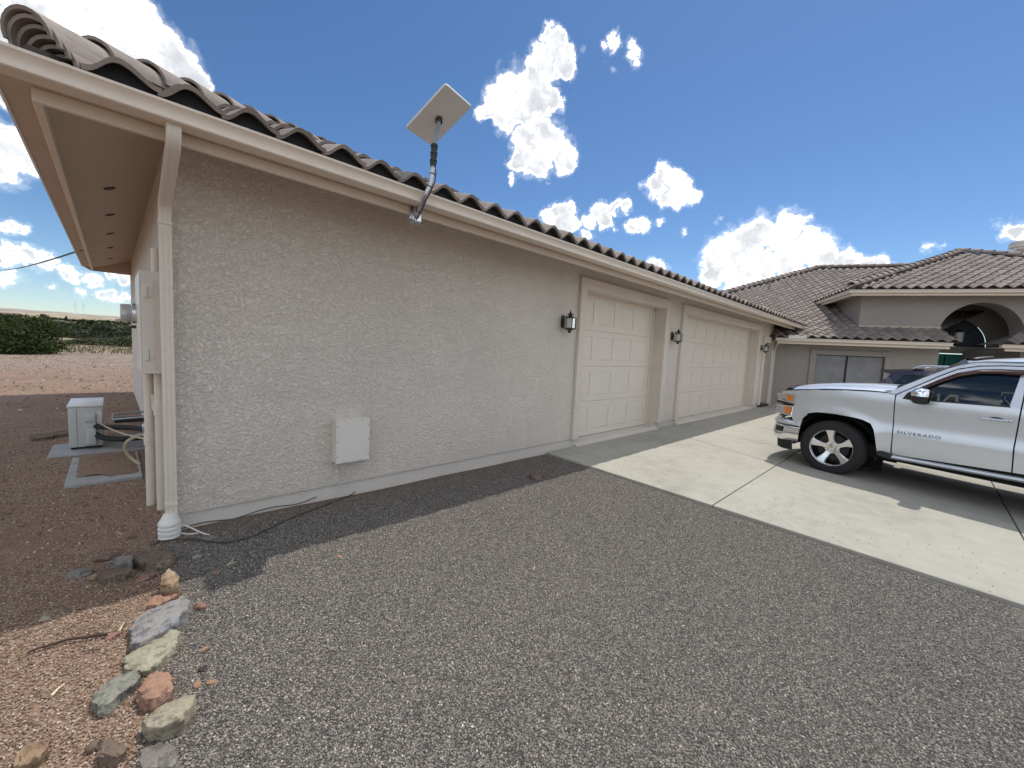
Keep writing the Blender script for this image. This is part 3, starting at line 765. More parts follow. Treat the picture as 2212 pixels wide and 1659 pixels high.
    dsp = pipe(path, .068, .055).build('downspout', MAT['pvc'], g, smooth=30)
    for z in (2.10, .10, .0): MB().box(dx-.038, dx+.038, -.077, -.0155, z, z+.025, .002).build('pipe_strap', MAT['pvc'], dsp)
    prof = [(.035, .10), (.040, .085), (.062, .045)]
    for k in range(4): z = .035 - k*.034; prof += [(.067, z), (.067, z-.014), (.058, z-.019), (.058, z-.029)]
    MB().lathe(prof, 20, Matrix.Translation((dx-.012, -.058, -.055)), capped=True).build('drain_adapter', MAT['white_pvc'], dsp, smooth=30)
    # ------ roof
    E0 = -.70; ZD = 2.655                     # deck edge
    k = sqrt(1+SL*SL); ey = Vector((0, 1, SL))/k; en = Vector((0, -SL, 1))/k
    half = (YB+.0)/2 + .35; zr = ZD + SL*(half+.0)
    ym = E0 + half; xm = E0 + half
    m = MB()
    m.add([(E0, E0, ZD), (XR+.1, E0, ZD), (XR+.1, ym, zr), (xm, ym, zr)], [(0, 1, 2, 3)])
    m.add([(E0, E0, ZD), (xm, ym, zr), (E0, 2*ym-E0, ZD)], [(0, 1, 2)])
    m.add([(E0, 2*ym-E0, ZD), (xm, ym, zr), (XR+.1, ym, zr), (XR+.1, 2*ym-E0, ZD)], [(0, 1, 2, 3)])
    roof = m.build('roof', MAT['mortar'], g, fix=False)
    L = half*k
    front = tile_spots(Vector((E0, E0, ZD)) - ey*.02, (1, 0, 0), ey, en, lambda s, t: s > t/k+.13 and t < L-.15 and s < XR-E0, .012, XR-E0, 13)
    ex2 = Vector((0, -1, 0)); ey2 = Vector((1, 0, SL))/k; en2 = Vector((-SL, 0, 1))/k
    WL = 2*(ym-E0)
    left = tile_spots(Vector((E0, 2*ym-E0, ZD)) - ey2*.02, ex2, ey2, en2, lambda s, t: t/k+.1 < s < WL-t/k-.13 and t < L-.2, .0, WL, 13)
    nearest = [M for M in front if (M.translation.z < ZD+.45)] + [M for M in left if M.translation.z < ZD+.3]
    lay(g, roof, 'roof_tile', front+left, TILE)
    P0, P1 = Vector((-.565, -.565, ZD+.050)), Vector((xm, ym, zr+.0))
    lay(g, roof, 'ridge_tile', cap_spots(P0, P1) + cap_spots((xm, ym, zr+.03), (XR, ym, zr+.03)), CAP)
    # the bundle of starter pieces under the lowest hip tile
    C0 = cap_spots(P0, P1)[0]
    for q in range(1, 6): link('ridge_tile', CAP, roof, C0 @ Matrix.Translation((.010*q, -.006+.020*q, -.034*q)) @ Matrix.Diagonal((1.04, .75, 1.0, 1)))
    m = MB().tube([P0 - Vector((0, 0, .05)), P1 - Vector((0, 0, .05))], .085, 8); m.build('ridge_mortar', MAT['mortar'], roof)
    # black closure under the barrels
    m = MB(); n = int((XR-E0)/TW)*8
    def wave(x): return tile_wave(x-.012)+.004
    vs = []; fs = []
    for i in range(n+1):
        x = i*TW/8; xx = E0 + x; y_ = E0+.015
        if x < .30: x, xx = .30, E0+.30
        vs += [(xx, y_, ZD-.04), (xx, y_, ZD+.008+wave(x))]
    fs = [(2*i, 2*i+2, 2*i+3, 2*i+1) for i in range(n)]
    m.add(vs, fs)
    nl = int(WL/TW)*8; vs = []
    for i in range(nl+1):
        s = min(i*TW/8, WL-.30); vs += [(E0+.015, 2*ym-E0-s, ZD-.04), (E0+.015, 2*ym-E0-s, ZD+.008+wave(s))]
    m.add(vs, [(2*i, 2*i+2, 2*i+3, 2*i+1) for i in range(nl)])
    m.build('eave_closure', MAT['felt'], roof, fix=False)
    return g
GARAGE = garage()
# ------------------------------------------------------------------ filled outlines with holes
def inpoly(p, poly):
    x, y = p; c = False; n = len(poly)
    for i in range(n):
        (x1, y1), (x2, y2) = poly[i], poly[(i+1) % n]
        if (y1 > y) != (y2 > y) and x < (x2-x1)*(y-y1)/(y2-y1)+x1: c = not c
    return c
def dens(poly, step):
    out = []
    for i in range(len(poly)):
        a, b = Vector(poly[i]), Vector(poly[(i+1) % len(poly)]); n = max(1, int((b-a).length/step+.5))
        out += [tuple(a.lerp(b, k/n)) for k in range(n)]
    return out
def patch(mb, outer, holes, fn, step, rim=None):
    """triangulated sheet over a 2-D outline, mapped to 3-D by fn(a, b); rim turns the outer edge by a vector function"""
    outer = dens(outer, step); holes = [dens(h, step) for h in holes]
    pts = list(outer); edges = [(i, (i+1) % len(outer)) for i in range(len(outer))]
    for h in holes:
        o = len(pts); pts += h; edges += [(o+i, o+(i+1) % len(h)) for i in range(len(h))]
    xs = [p[0] for p in outer]; ys = [p[1] for p in outer]
    x = min(xs)+step*.5; allp = outer + [p for h in holes for p in h]
    while x < max(xs):
        y = min(ys)+step*.5
        while y < max(ys):
            if inpoly((x, y), outer) and not any(inpoly((x, y), h) for h in holes) and min((x-a)**2+(y-b)**2 for a, b in allp) > (step*.45)**2: pts.append((x, y))
            y += step
        x += step
    V, E_, F, *_ = delaunay_2d_cdt([Vector(p) for p in pts], edges, [], 0, 1e-6)
    fs = []
    for f in F:
        c = sum((V[i] for i in f), Vector((0, 0)))/len(f)
        if inpoly(c, outer) and not any(inpoly(c, h) for h in holes): fs.append(tuple(f))
    vs = [fn(v.x, v.y) for v in V]
    if rim is not None:
        base = len(vs); loops = [outer]+holes
        for L in loops:
            o = len(vs); n = len(L)
            for a, b in L: p = Vector(fn(a, b)); vs += [p, p + Vector(rim(a, b))]
            fs += [(o+2*i, o+2*((i+1) % n), o+2*((i+1) % n)+1, o+2*i+1) for i in range(n)]
    return mb.add(vs, fs)

# ------------------------------------------------------------------ main house
HZ = -65.0
def house():
    h = thing('house', 'beige stucco main house with a tall arched entry and hipped grey tile roofs', 'house', (16.0, 0, 0), radians(HZ))
    I4 = Matrix.Identity(4); W = MAT['darkened_stucco']
    k = sqrt(1+SL*SL)
    # low front wall with the window, its return into the entry
    m = MB(); cells(m, [-.3, 4.43], [-.8, 2.10], [(1.28, 3.12, .55, 1.705)], I4, .10)
    m.add([(4.43, 0, -.8), (4.43, 2.5, -.8), (4.43, 2.5, 2.10), (4.43, 0, 2.10)], [(0, 1, 2, 3)])
    m.add([(6.25, 0, -.8), (12, 0, -.8), (12, 0, 2.10), (6.25, 0, 2.10), (6.25, 2.5, -.8), (6.25, 2.5, 2.10)], [(0, 1, 2, 3), (0, 4, 5, 3)])
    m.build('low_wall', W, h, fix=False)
    m = MB(); w = .17; o = -.045
    for a, b, c, d in ((1.28-w, 1.28, .55, 1.705), (3.12, 3.12+w, .55, 1.705)): m.box(a, b, o, -.0005, c, d, .006)
    m.box(1.28-w, 3.12+w, o, -.0005, 1.7055, 1.705+w*.95, .006); m.box(1.28-w, 3.12+w, o, -.0005, .55-w, .5495, .006)
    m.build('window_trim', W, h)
    win = MB().box(1.281, 3.119, .075, .095, .551, 1.704).build('window', MAT['glass'], h)
    m = MB()
    for a, b in ((1.283, 2.135), (2.16, 3.117)):
        sc = MB().box(a+.018, b-.018, .052, .058, .573, 1.682).build('sun_screen', MAT['screen'], win)
        for q in ((a, a+.018, .553, 1.702), (b-.018, b, .553, 1.702), (a+.018, b-.018, .553, .573), (a+.018, b-.018, 1.682, 1.702)): m.box(q[0], q[1], .045, .07, q[2], q[3])
    m.box(2.1355, 2.1595, .04, .075, .553, 1.702)
    m.build('window_frame', MAT['darkmetal'], win)
    # control joint in the stucco to the right of the window
    MB().box(3.02, 3.026, -.0485, -.0455, 1.72, 1.86).build('stucco_joint', MAT['darkmetal'], h)
    # low eaves: boards, soffits, gutters
    def eave(u0, u1, vb, zb, ends):
        m = MB(); m.box(u0+.10, u1-.10, vb, vb+.04, zb, zb+.085, .003); m.build('fascia_board', MAT['paint'], h)
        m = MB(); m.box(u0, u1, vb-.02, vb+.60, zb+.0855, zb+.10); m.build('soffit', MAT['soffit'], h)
    eave(-.05, 4.52, -.50, 2.005, 0); eave(5.52, 12, -.50, 2.005, 0)
    zl = 2.092
    m = MB().sweep(GUT, [((-.06, -.481, zl), (0, -1, 0)), ((4.44, -.481, zl), (0, -1, 0))]); gl = m.build('gutter', MAT['gutter'], h, smooth=25)
    m = MB().sweep(GUT, [((5.50, -.481, zl), (0, -1, 0)), ((12, -.481, zl), (0, -1, 0))]); m.build('gutter', MAT['gutter'], h, smooth=25)
    MB().box(.29, .79, -.606, -.598, zl+.09, zl+.20).build('splash_guard', MAT['white'], gl)
    MB().tube([(.02, -.54, zl), (.03, -.53, zl-.06), (.05, -.10, zl-.28), (.055, -.055, zl-.34), (.055, -.05, -.2)], .034, 8).build('downspout', MAT['pvc'], h, smooth=True)
    # entry: tall wall with the arch
    cu, cz, r = 5.55, 2.5, 1.0
    arch = [(cu-r, -.75), (cu-r, cz)] + [(cu-r*cos(pi*i/36), cz+r*sin(pi*i/36)) for i in range(1, 36)] + [(cu+r, cz), (cu+r, -.75)]
    v0, v1 = .45, 1.05
    m = MB(); outer = [(2.49, 2.30), (2.49, 3.74), (11.6, 3.74), (11.6, -.75)] + arch[::-1] + [(4.44, -.75), (4.44, 2.30)]
    patch(m, outer, [], lambda a, b: (a, v0, b), .35)
    n = len(arch); vs = [(a, v, b) for v in (v0, v1) for a, b in arch]
    m.add(vs, [(i, i+1, n+i+1, n+i) for i in range(n-1)])
    m.add([(2.49, v0, 2.30), (2.49, 3.6, 2.30), (2.49, 3.6, 3.74), (2.49, v0, 3.74)], [(0, 1, 2, 3)])
    # porch inside
    bk = 2.5; m.add([(4.0, v1, -.8), (4.0, bk, -.8), (4.0, bk, 3.7), (4.0, v1, 3.7), (7.5, v1, -.8), (7.5, bk, -.8), (7.5, bk, 3.7), (7.5, v1, 3.7)], [(0, 1, 2, 3), (4, 5, 6, 7), (3, 2, 6, 7)])
    hw = [(5.85-.98, 2.24)] + [(5.85-.98*cos(pi*i/28), 2.24+.98*sin(pi*i/28)) for i in range(1, 28)] + [(5.85+.98, 2.24)]
    patch(m, [(4.0, 2.02), (4.0, 3.7), (7.5, 3.7), (7.5, 2.02)], [hw], lambda a, b: (a, bk, b), .4)
    cells(m, [4.0, 7.5], [-.8, 2.02], [(4.95, 7.28, -.3, 1.99)], Matrix.Translation((0, bk, 0)), .12)
    inn = [(4.0, -.8), (4.0, 3.7), (7.5, 3.7), (7.5, -.8)] + arch[::-1]
    patch(m, inn, [], lambda a, b: (a, v1, b), .4)
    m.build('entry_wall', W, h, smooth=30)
    m = MB(); ring = [(R*cos(pi*i/28), R*sin(pi*i/28)) for R in (1.10, .985) for i in range(29)]
    vs = [(5.85+a, bk+v, 2.24+b) for v in (-.04, 0) for a, b in ring]
    fs = [(i, i+1, 29+i+1, 29+i) for i in range(28)] + [(i, i+1, 58+i+1, 58+i) for i in range(28)] + [(29+i, 29+i+1, 87+i+1, 87+i) for i in range(28)]
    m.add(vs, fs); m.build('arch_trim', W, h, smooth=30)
    m = MB(); patch(m, hw, [], lambda a, b: (a, bk+.06, b), .3); aw = m.build('arched_window', MAT['lightened_glass'], h)
    m = MB()
    for a in (45, 90, 135): q = radians(a); m.tube([(5.85+.28*cos(q), bk+.05, 2.24+.28*sin(q)), (5.85+.97*cos(q), bk+.05, 2.24+.97*sin(q))], .014, 6)
    m.tube([(5.85+.28*cos(pi*i/14), bk+.05, 2.24+.28*sin(pi*i/14)) for i in range(15)], .014, 6)
    m.tube([(5.85+.965*cos(pi*i/28), bk+.05, 2.24+.965*sin(pi*i/28)) for i in range(29)], .022, 6); m.tube([(4.88, bk+.05, 2.258), (6.82, bk+.05, 2.258)], .022, 6)
    m.build('muntin', MAT['darkmetal'], aw, smooth=True)
    for a, b in ((4.97, 5.80), (5.84, 6.70)):
        d = MB().box(a, b, bk+.05, bk+.10, -.28, 1.96, .004).build('front_door', MAT['teal'], h)
        mm = MB()
        for z0, z1 in ((-.1, .55), (.75, 1.75)):
            mm.prism([(a+.14, z0), (b-.14, z0), (b-.14, z1), (a+.14, z1)], bk+.04, bk+.0495, 'y')
        mm.build('door_field', MAT['teal'], d)
        MB().tube([(b-.07, bk+.05, .78), (b-.07, bk+.01, .80), (b-.07, bk+.01, .95), (b-.07, bk+.05, .97)], .01, 6).build('handle', MAT['bronze'], d, smooth=True)
    sl = MB().box(6.75, 7.24, bk+.06, bk+.07, -.28, 1.96).build('sidelight', MAT['glass'], h)
    MB().box(6.705, 6.745, bk+.02, bk+.1, -.28, 1.98).box(7.24, 7.278, bk+.02, bk+.1, -.28, 1.98).box(5.802, 5.838, bk+.06, bk+.09, -.28, 1.96).build('side_frame', MAT['darkmetal'], sl)
    # high eave of the entry block
    m = MB(); m.box(2.04, 12, -.05, -.01, 3.640, 3.718, .003); m.box(2.04, 2.08, -.0095, 3.4, 3.640, 3.718, .003); m.build('fascia_board', MAT['paint'], h)
    m = MB(); m.box(2.02, 12, -.06, .449, 3.7185, 3.735); m.box(2.02, 2.489, .4495, 3.5, 3.7185, 3.735); m.build('soffit', MAT['soffit'], h)
    MB().sweep(GUT, [((12, -.03, 3.716), (0, -1, 0)), ((2.06, -.03, 3.716), (-1, -1, 0)), ((2.06, 3.1, 3.716), (-1, 0, 0))]).build('gutter', MAT['gutter'], h, smooth=25)
    # ------ roofs
    ve, ze = -.56, 2.205; vr = 9.15; ur = 3.55; zr = ze + SL*(vr-ve)
    m = MB()
    m.add([(ur-(vr-ve), ve, ze), (-.05, ve, ze), (4.62, ve, ze), (4.62, .46, ze+SL*(.46-ve)), (13, vr-.5, zr-SL*.5), (13, vr, zr), (ur, vr, zr)], [(0, 1, 2, 3, 4, 5, 6)])
    m.add([(ur-(vr-ve), ve, ze), (ur, vr, zr), (ur-(vr-ve), 2*vr-ve, ze)], [(0, 1, 2)])
    m.add([(ur, vr, zr), (13, vr, zr), (13, 2*vr-ve, ze), (ur-(vr-ve), 2*vr-ve, ze)], [(0, 1, 2, 3)])
    m.add([(5.5, ve, ze), (12, ve, ze), (12, .46, ze+SL*(.46-ve)), (6.5, .46, ze+SL*(.46-ve)), (5.5, .46, ze)], [(0, 1, 2, 3), (0, 3, 4)])
    roof = m.build('roof', MAT['mortar'], h, fix=False)
    ey = Vector((0, 1, SL))/k; en = Vector((0, -SL, 1))/k; O = Vector((0, ve, ze)) - ey*.02
    rot = Matrix.Rotation(radians(HZ), 4, 'Z')
    def ins(s, t):
        u, v = s, ve + t/k
        if v > vr - .12: return False
        if u < ur - (vr-v) + .14: return False
        p = rot @ Vector((u, v, 0)); p.x += 16
        z = ze + SL*(v-ve)
        if p.y > .0 and z < 2.655 + SL*(p.y+.7) - .03 and p.x < 17.7 + max(0, z-3)*2: return False
        if p.y > .05 and p.x < 16.1 and z < 2.9: return False
        if v < .40: return u < 4.6
        if v < 3.2: return u < 2.49
        return u < 1.99 + (v-3.05)
    spots = tile_spots(O + Vector((-6.5, 0, 0)), (1, 0, 0), ey, en, lambda s, t: ins(s-6.5, t), 0, 17.5, 30)
    spots += tile_spots(O + Vector((5.50, 0, 0)), (1, 0, 0), ey, en, lambda s, t: t < 1.0 and s > t/k+.05, 0, 6.2, 3)
    # entry block: hipped pyramid
    pv, pz, pu, pe = -.10, 3.835, 1.99, 12.1; hp = (pe-pu)/2; au, av, az = pu+hp, pv+hp, pz+SL*hp
    m = MB(); m.add([(pu, pv, pz), (pe, pv, pz), (au, av, az), (pu, 2*av-pv, pz), (pe, 2*av-pv, pz)], [(0, 1, 2), (0, 2, 3), (1, 4, 2), (3, 2, 4)])
    roof2 = m.build('roof', MAT['mortar'], h, fix=False)
    O2 = Vector((pu, pv, pz)) - ey*.02; L = hp*k
    f2 = tile_spots(O2, (1, 0, 0), ey, en, lambda s, t: t/k+.14 < s < 2*hp-t/k-.14 and t < L-.2, .02, 2*hp, 16)
    ex3 = Vector((0, -1, 0)); ey3 = Vector((1, 0, SL))/k; en3 = Vector((-SL, 0, 1))/k
    l2 = tile_spots(Vector((pu, 3.3, pz)) - ey3*.02, ex3, ey3, en3, lambda s, t: s < 3.4-t/k-.14 and t < 2.2, 0, 3.4, 7)
    lay(h, roof, 'roof_tile', spots, TILE, 190)
    lay(h, roof2, 'roof_tile', f2+l2, TILE, 110)
    up = .045
    lay(h, roof, 'ridge_tile', cap_spots((ur-(vr-ve), ve, ze+up), (ur, vr, zr+up)) + cap_spots((12.5, vr, zr+up), (ur, vr, zr+up)), CAP)
    lay(h, roof2, 'ridge_tile', cap_spots((pu, pv, pz+up), (au, av, az+up)) + cap_spots((pe, pv, pz+up), (au, av, az+up)), CAP)
    m = MB(); m.tube([(ur-(vr-ve), ve, ze), (ur, vr, zr), (12.5, vr, zr)], .085, 6); m.build('ridge_mortar', MAT['mortar'], roof)
    m = MB(); m.tube([(pu, pv, pz), (au, av, az), (pe, pv, pz)], .085, 6); m.build('ridge_mortar', MAT['mortar'], roof2)
    def wave(x): return tile_wave(x)+.004
    def closure(o, ex, Ls, s0, par):
        m = MB(); vs = []; n = int(Ls/TW*8); ex = Vector(ex); o = Vector(o)
        for i in range(n+1): p = o + ex*(i*TW/8); vs += [p - Vector((0, 0, .035)), p + Vector((0, 0, .006+wave(i*TW/8-s0)))]
        m.add(vs, [(2*i, 2*i+2, 2*i+3, 2*i+1) for i in range(n)]).build('eave_closure', MAT['felt'], par, fix=False)
    closure((-6.5+TW*22, ve+.012, ze), (1, 0, 0), 4.62+6.5-TW*22, 0, roof); closure((5.5, ve+.012, ze), (1, 0, 0), 6, 0, roof)
    closure((pu, pv+.012, pz), (1, 0, 0), 2*hp, .02, roof2); closure((pu+.012, 3.3, pz), (0, -1, 0), 3.4, 0, roof2)
    # gable end of the low roof and flashing strip under the tall wall
    m = MB()
    for u in (4.60,): m.add([(u, ve, ze-.10), (u, .45, ze-.10), (u, .45, ze+SL*(.45-ve)+.03), (u, ve, ze+.03)], [(0, 1, 2, 3)])
    m.build('gable_end', MAT['felt'], roof, fix=False)
    MB().box(2.50, 4.6, .425, .449, ze+SL*(.45-ve)+.05, ze+SL*(.45-ve)+.11).build('wall_flashing', MAT['soffit'], roof)
    # plumbing vent with flashing, chimney with round cap
    p = Vector((.70, 5.10, ze+SL*(5.1-ve)))
    vp = MB().lathe([(.055, -.1), (.055, .38), (.048, .38), (.048, .30)], 12, Matrix.Translation(p)).build('vent_pipe', MAT['tile'], h, smooth=True)
    m = MB(); m.prism([(-.5, 0), (1.3, 0), (1.3, .62), (-.05, .62), (-.5, .25)], -.6, .6, 'y', Matrix.Translation((10.75, 9.15, zr))); ch = m.build('chimney', MAT['darkened_stucco'], h)
    prof = [(.29, .62), (.29, .80), (.37, .80), (.37, .88), (.30, .885), (.30, .90), (.36, .90), (.36, .96), (.30, .965), (.30, .98), (.35, .98), (.33, 1.06), (.0, 1.07)]
    MB().lathe(prof, 24, Matrix.Translation((11.12, 9.15, zr))).build('chimney_cap', MAT['white_box'], ch, smooth=30)
    return h
HOUSE = house()
def porch_lantern():
    rot = Matrix.Translation((16, 0, 0)) @ Matrix.Rotation(radians(HZ), 4, 'Z') @ Matrix.Translation((5.72, 1.75, 2.50))
    t = thing('hanging_lantern', 'dark lantern hanging on a rod inside the arched entry of the house', 'lantern', M=rot)
    MB().tube([(0, 0, .30), (0, 0, 1.19)], .012, 6).build('hanging_rod', MAT['bronze'], t, smooth=True)
    MB().lathe([(.0, .30), (.05, .27), (.11, .20), (.125, .17), (.11, .165)], 8, Matrix.Identity(4)).lathe([(.11, -.14), (.12, -.15), (.06, -.20), (.0, -.24)], 8).build('frame', MAT['bronze'], t)
    MB().lathe([(.11, .165), (.10, -.14)], 8).build('glass_pane', MAT['lens'], t)
porch_lantern()
# room floor so that the entry is not hollow
# ------------------------------------------------------------------ wall lanterns
def wall_lantern():
    t = thing('wall_lantern', 'brass coach lantern on the plain wall left of the single garage door', 'wall lantern', (4.437, 0, 1.805), 0, 'coach lanterns on the garage wall')
    B = MAT['bronze']; cy = -.135; T = Matrix.Translation((0, cy, 0))
    MB().prism([(-.035, -.09), (.035, -.09), (.045, 0), (.035, .09), (-.035, .09), (-.045, 0)], -.016, -.0005, 'y').lathe([(.0, 0), (.035, .004), (.03, .02), (.012, .03)], 12, Matrix.Translation((0, -.016, -.02)) @ Matrix.Rotation(pi/2, 4, 'X')).build('backplate', B, t, smooth=True)
    MB().tube([(0, -.03, -.02), (0, -.06, .02), (0, -.075, .085)], .010, 8).tube([(0, -.03, -.02), (0, -.06, -.06), (0, -.08, -.095)], .009, 8).build('arm', B, t, smooth=True)
    # roof with flare, finial spike; bowl and drop below
    MB().lathe([(.0, .190), (.003, .165), (.005, .150), (.006, .142), (.012, .138), (.016, .130), (.009, .122), (.034, .112), (.046, .100), (.048, .094), (.026, .088), (.022, .080), (.05, .066), (.088, .052), (.094, .046), (.086, .044), (.0, .046)], 6, T).build('roof_cap', B, t, smooth=20)
    m = MB()
    for k in range(6): a = pi*k/3; m.tube([(.086*cos(a), cy+.086*sin(a), .046), (.082*cos(a), cy+.082*sin(a), -.098)], .0062, 6)
    m.lathe([(.088, -.094), (.090, -.102), (.084, -.106), (.06, -.118), (.036, -.127), (.014, -.131), (.03, -.142), (.032, -.150), (.014, -.160), (.004, -.170), (0, -.182)], 6, T)
    m.build('frame', B, t, smooth=20)
    for k in range(6):
        a, b = pi*k/3, pi*(k+1)/3; q = .080
        MB().add([(q*cos(a), cy+q*sin(a), .044), (q*cos(b), cy+q*sin(b), .044), (q*.96*cos(b), cy+q*.96*sin(b), -.098), (q*.96*cos(a), cy+q*.96*sin(a), -.098)], [(0, 1, 2, 3)]).build('glass_pane', MAT['lens'], t)
    MB().lathe([(.022, -.10), (.022, -.01), (.026, .0), (.018, .02), (0, .035)], 8, T).build('candle', MAT['bulb'], t, smooth=True)
    for x, z, lb in ((8.09, 1.805, 'brass coach lantern on the pillar between the two garage doors'), (14.39, 1.80, 'brass coach lantern beside the dark entry door at the far end')):
        c = copy_tree(t); c.location = (x, -.056 if x > 14 else 0, z); c['label'] = lb
wall_lantern()

def satellite_dish():
    C_ = Vector((1.714, -.717, 3.294)); X = Vector((.1629, -.8967, .4115)); Y = Vector((.9863, .1372, -.0916)); Z = Vector((.0256, .4208, .9068))
    t = thing('satellite_dish', 'flat rectangular white satellite antenna on a bent pole above the gutter', 'satellite dish', (1.59, -.55, 2.42))
    T0 = Matrix.Translation((-1.59, .55, -2.42))
    M = Matrix.Identity(4)
    for i in range(3): M[i][0], M[i][1], M[i][2], M[i][3] = X[i], Y[i], Z[i], C_[i]
    a, b, r = .2565, .1515, .022
    pl = [(sx*(a-r)+r*cos(q), sy*(b-r)+r*sin(q)) for sx, sy, q0 in ((1, 1, 0), (-1, 1, 90), (-1, -1, 180), (1, -1, 270)) for q in [radians(q0+18*i) for i in range(6)]]
    m = MB(); rings = [(.985, -.004), (1, .002), (1, .014), (.985, .019)]; n = len(pl)
    vs = [(x*s, y*s, z) for s, z in rings for x, y in pl]; fs = [(k*n+i, k*n+(i+1) % n, (k+1)*n+(i+1) % n, (k+1)*n+i) for k in range(3) for i in range(n)] + [tuple(3*n+i for i in range(n))]
    # domed back that gathers at the mast socket
    for q in range(1, 8):
        f = 1-q/8.0
        vs += [(x*.985*f, y*.985*f - .0*q, -.004 - .016*(1-f)**1.5) for x, y in pl]
    bi = [0] + [4+q for q in range(7)]
    for q in range(7): fs += [(bi[q]*n+(i+1) % n, bi[q]*n+i, bi[q+1]*n+i, bi[q+1]*n+(i+1) % n) for i in range(n)]
    fs.append(tuple(bi[7]*n+i for i in range(n-1, -1, -1)))
    m.add([T0 @ (M @ Vector(v)) for v in vs], fs).build('antenna_panel', MAT['dish'], t, smooth=40)
    so = C_ - Z*.018; MB().lathe([(.030, -.03), (.030, .012), (.02, .016)], 16, T0 @ Matrix.Translation(so) @ (Vector((-.08, -.12, -1)).to_track_quat('-Z', 'Y').to_matrix().to_4x4())).build('mast_socket', MAT['black'], t, smooth=True)
    P = [(1.612, -.575, 2.47), (1.597, -.64, 2.51), (1.565, -.765, 2.575), (1.562, -.80, 2.60), (1.585, -.812, 2.66), (1.606, -.812, 2.715), (1.612, -.808, 2.77), (1.618, -.805, 2.82)]
    MB().tube([T0 @ Vector(p) for p in P], .021, 12).build('mounting_arm', MAT['steel'], t, smooth=True)
    e = C_ - Z*.03
    d = Vector((1.618, -.805, 2.82)); MB().tube([T0 @ Vector(p) for p in (d, (1.633, -.79, 2.95), (1.645, -.775, 3.03), e)], .0185, 12).build('mast', MAT['greypipe'], t, smooth=True)
    # wrapped cable bundle and ties
    m = MB(); q0, q1 = Vector((1.622, -.80, 2.845)), Vector((1.642, -.778, 3.015))
    for i in range(9): c = q0.lerp(q1, i/8); m.tube([T0 @ (c - (q1-q0)/20), T0 @ (c + (q1-q0)/22)], .0245 + .003*((i*7) % 3), 10)
    m.build('cable_wrap', MAT['black'], t, smooth=True)
    cb = [(1.636, -.80, 2.86), (1.630, -.835, 2.78), (1.618, -.838, 2.70), (1.585, -.835, 2.62), (1.575, -.79, 2.56), (1.60, -.68, 2.50), (1.60, -.60, 2.44), (1.585, -.575, 2.50), (1.57, -.56, 2.57)]
    MB().tube([T0 @ Vector(p) for p in cb], .0045, 6).build('antenna_cable', MAT['cable'], t, smooth=True)
    m = MB()
    for i in (1, 4, 6):
        c = Vector(P[i]); d_ = (Vector(P[i+1])-Vector(P[i-1])).normalized(); m.lathe([(.0235, -.004), (.0235, .004)], 12, T0 @ Matrix.Translation(c) @ d_.to_track_quat('Z', 'Y').to_matrix().to_4x4())
    m.build('cable_tie', MAT['black'], t)
    # foot: plate screwed to the board and its flared lower lip with four holes
    m = MB(); m.box(1.555, 1.67, -.5595, -.5515, 2.435, 2.555); m.prism([(1.575, 2.50), (1.65, 2.50), (1.655, 2.44), (1.57, 2.44)], -.585, -.560, 'y')
    foot = MB().add([T0 @ Vector(v) for v in m.v], m.f)
    lip = [(1.535, 2.395), (1.682, 2.395), (1.694, 2.415), (1.682, 2.435), (1.65, 2.455), (1.575, 2.455), (1.54, 2.435)]
    holes = [[(cx+.006*cos(pi*i/4), cz+.006*sin(pi*i/4)) for i in range(8)] for cx, cz in ((1.555, 2.412), (1.568, 2.428), (1.645, 2.425), (1.665, 2.412))]
    l = MB(); patch(l, lip, holes, lambda x, z: (x, -.566 - (2.455-z)*.55, z), .03, lambda x, z: (0, .004, 0))
    foot.add([T0 @ Vector(v) for v in l.v], l.f); foot.build('mounting_foot', MAT['alu'], t)
satellite_dish()

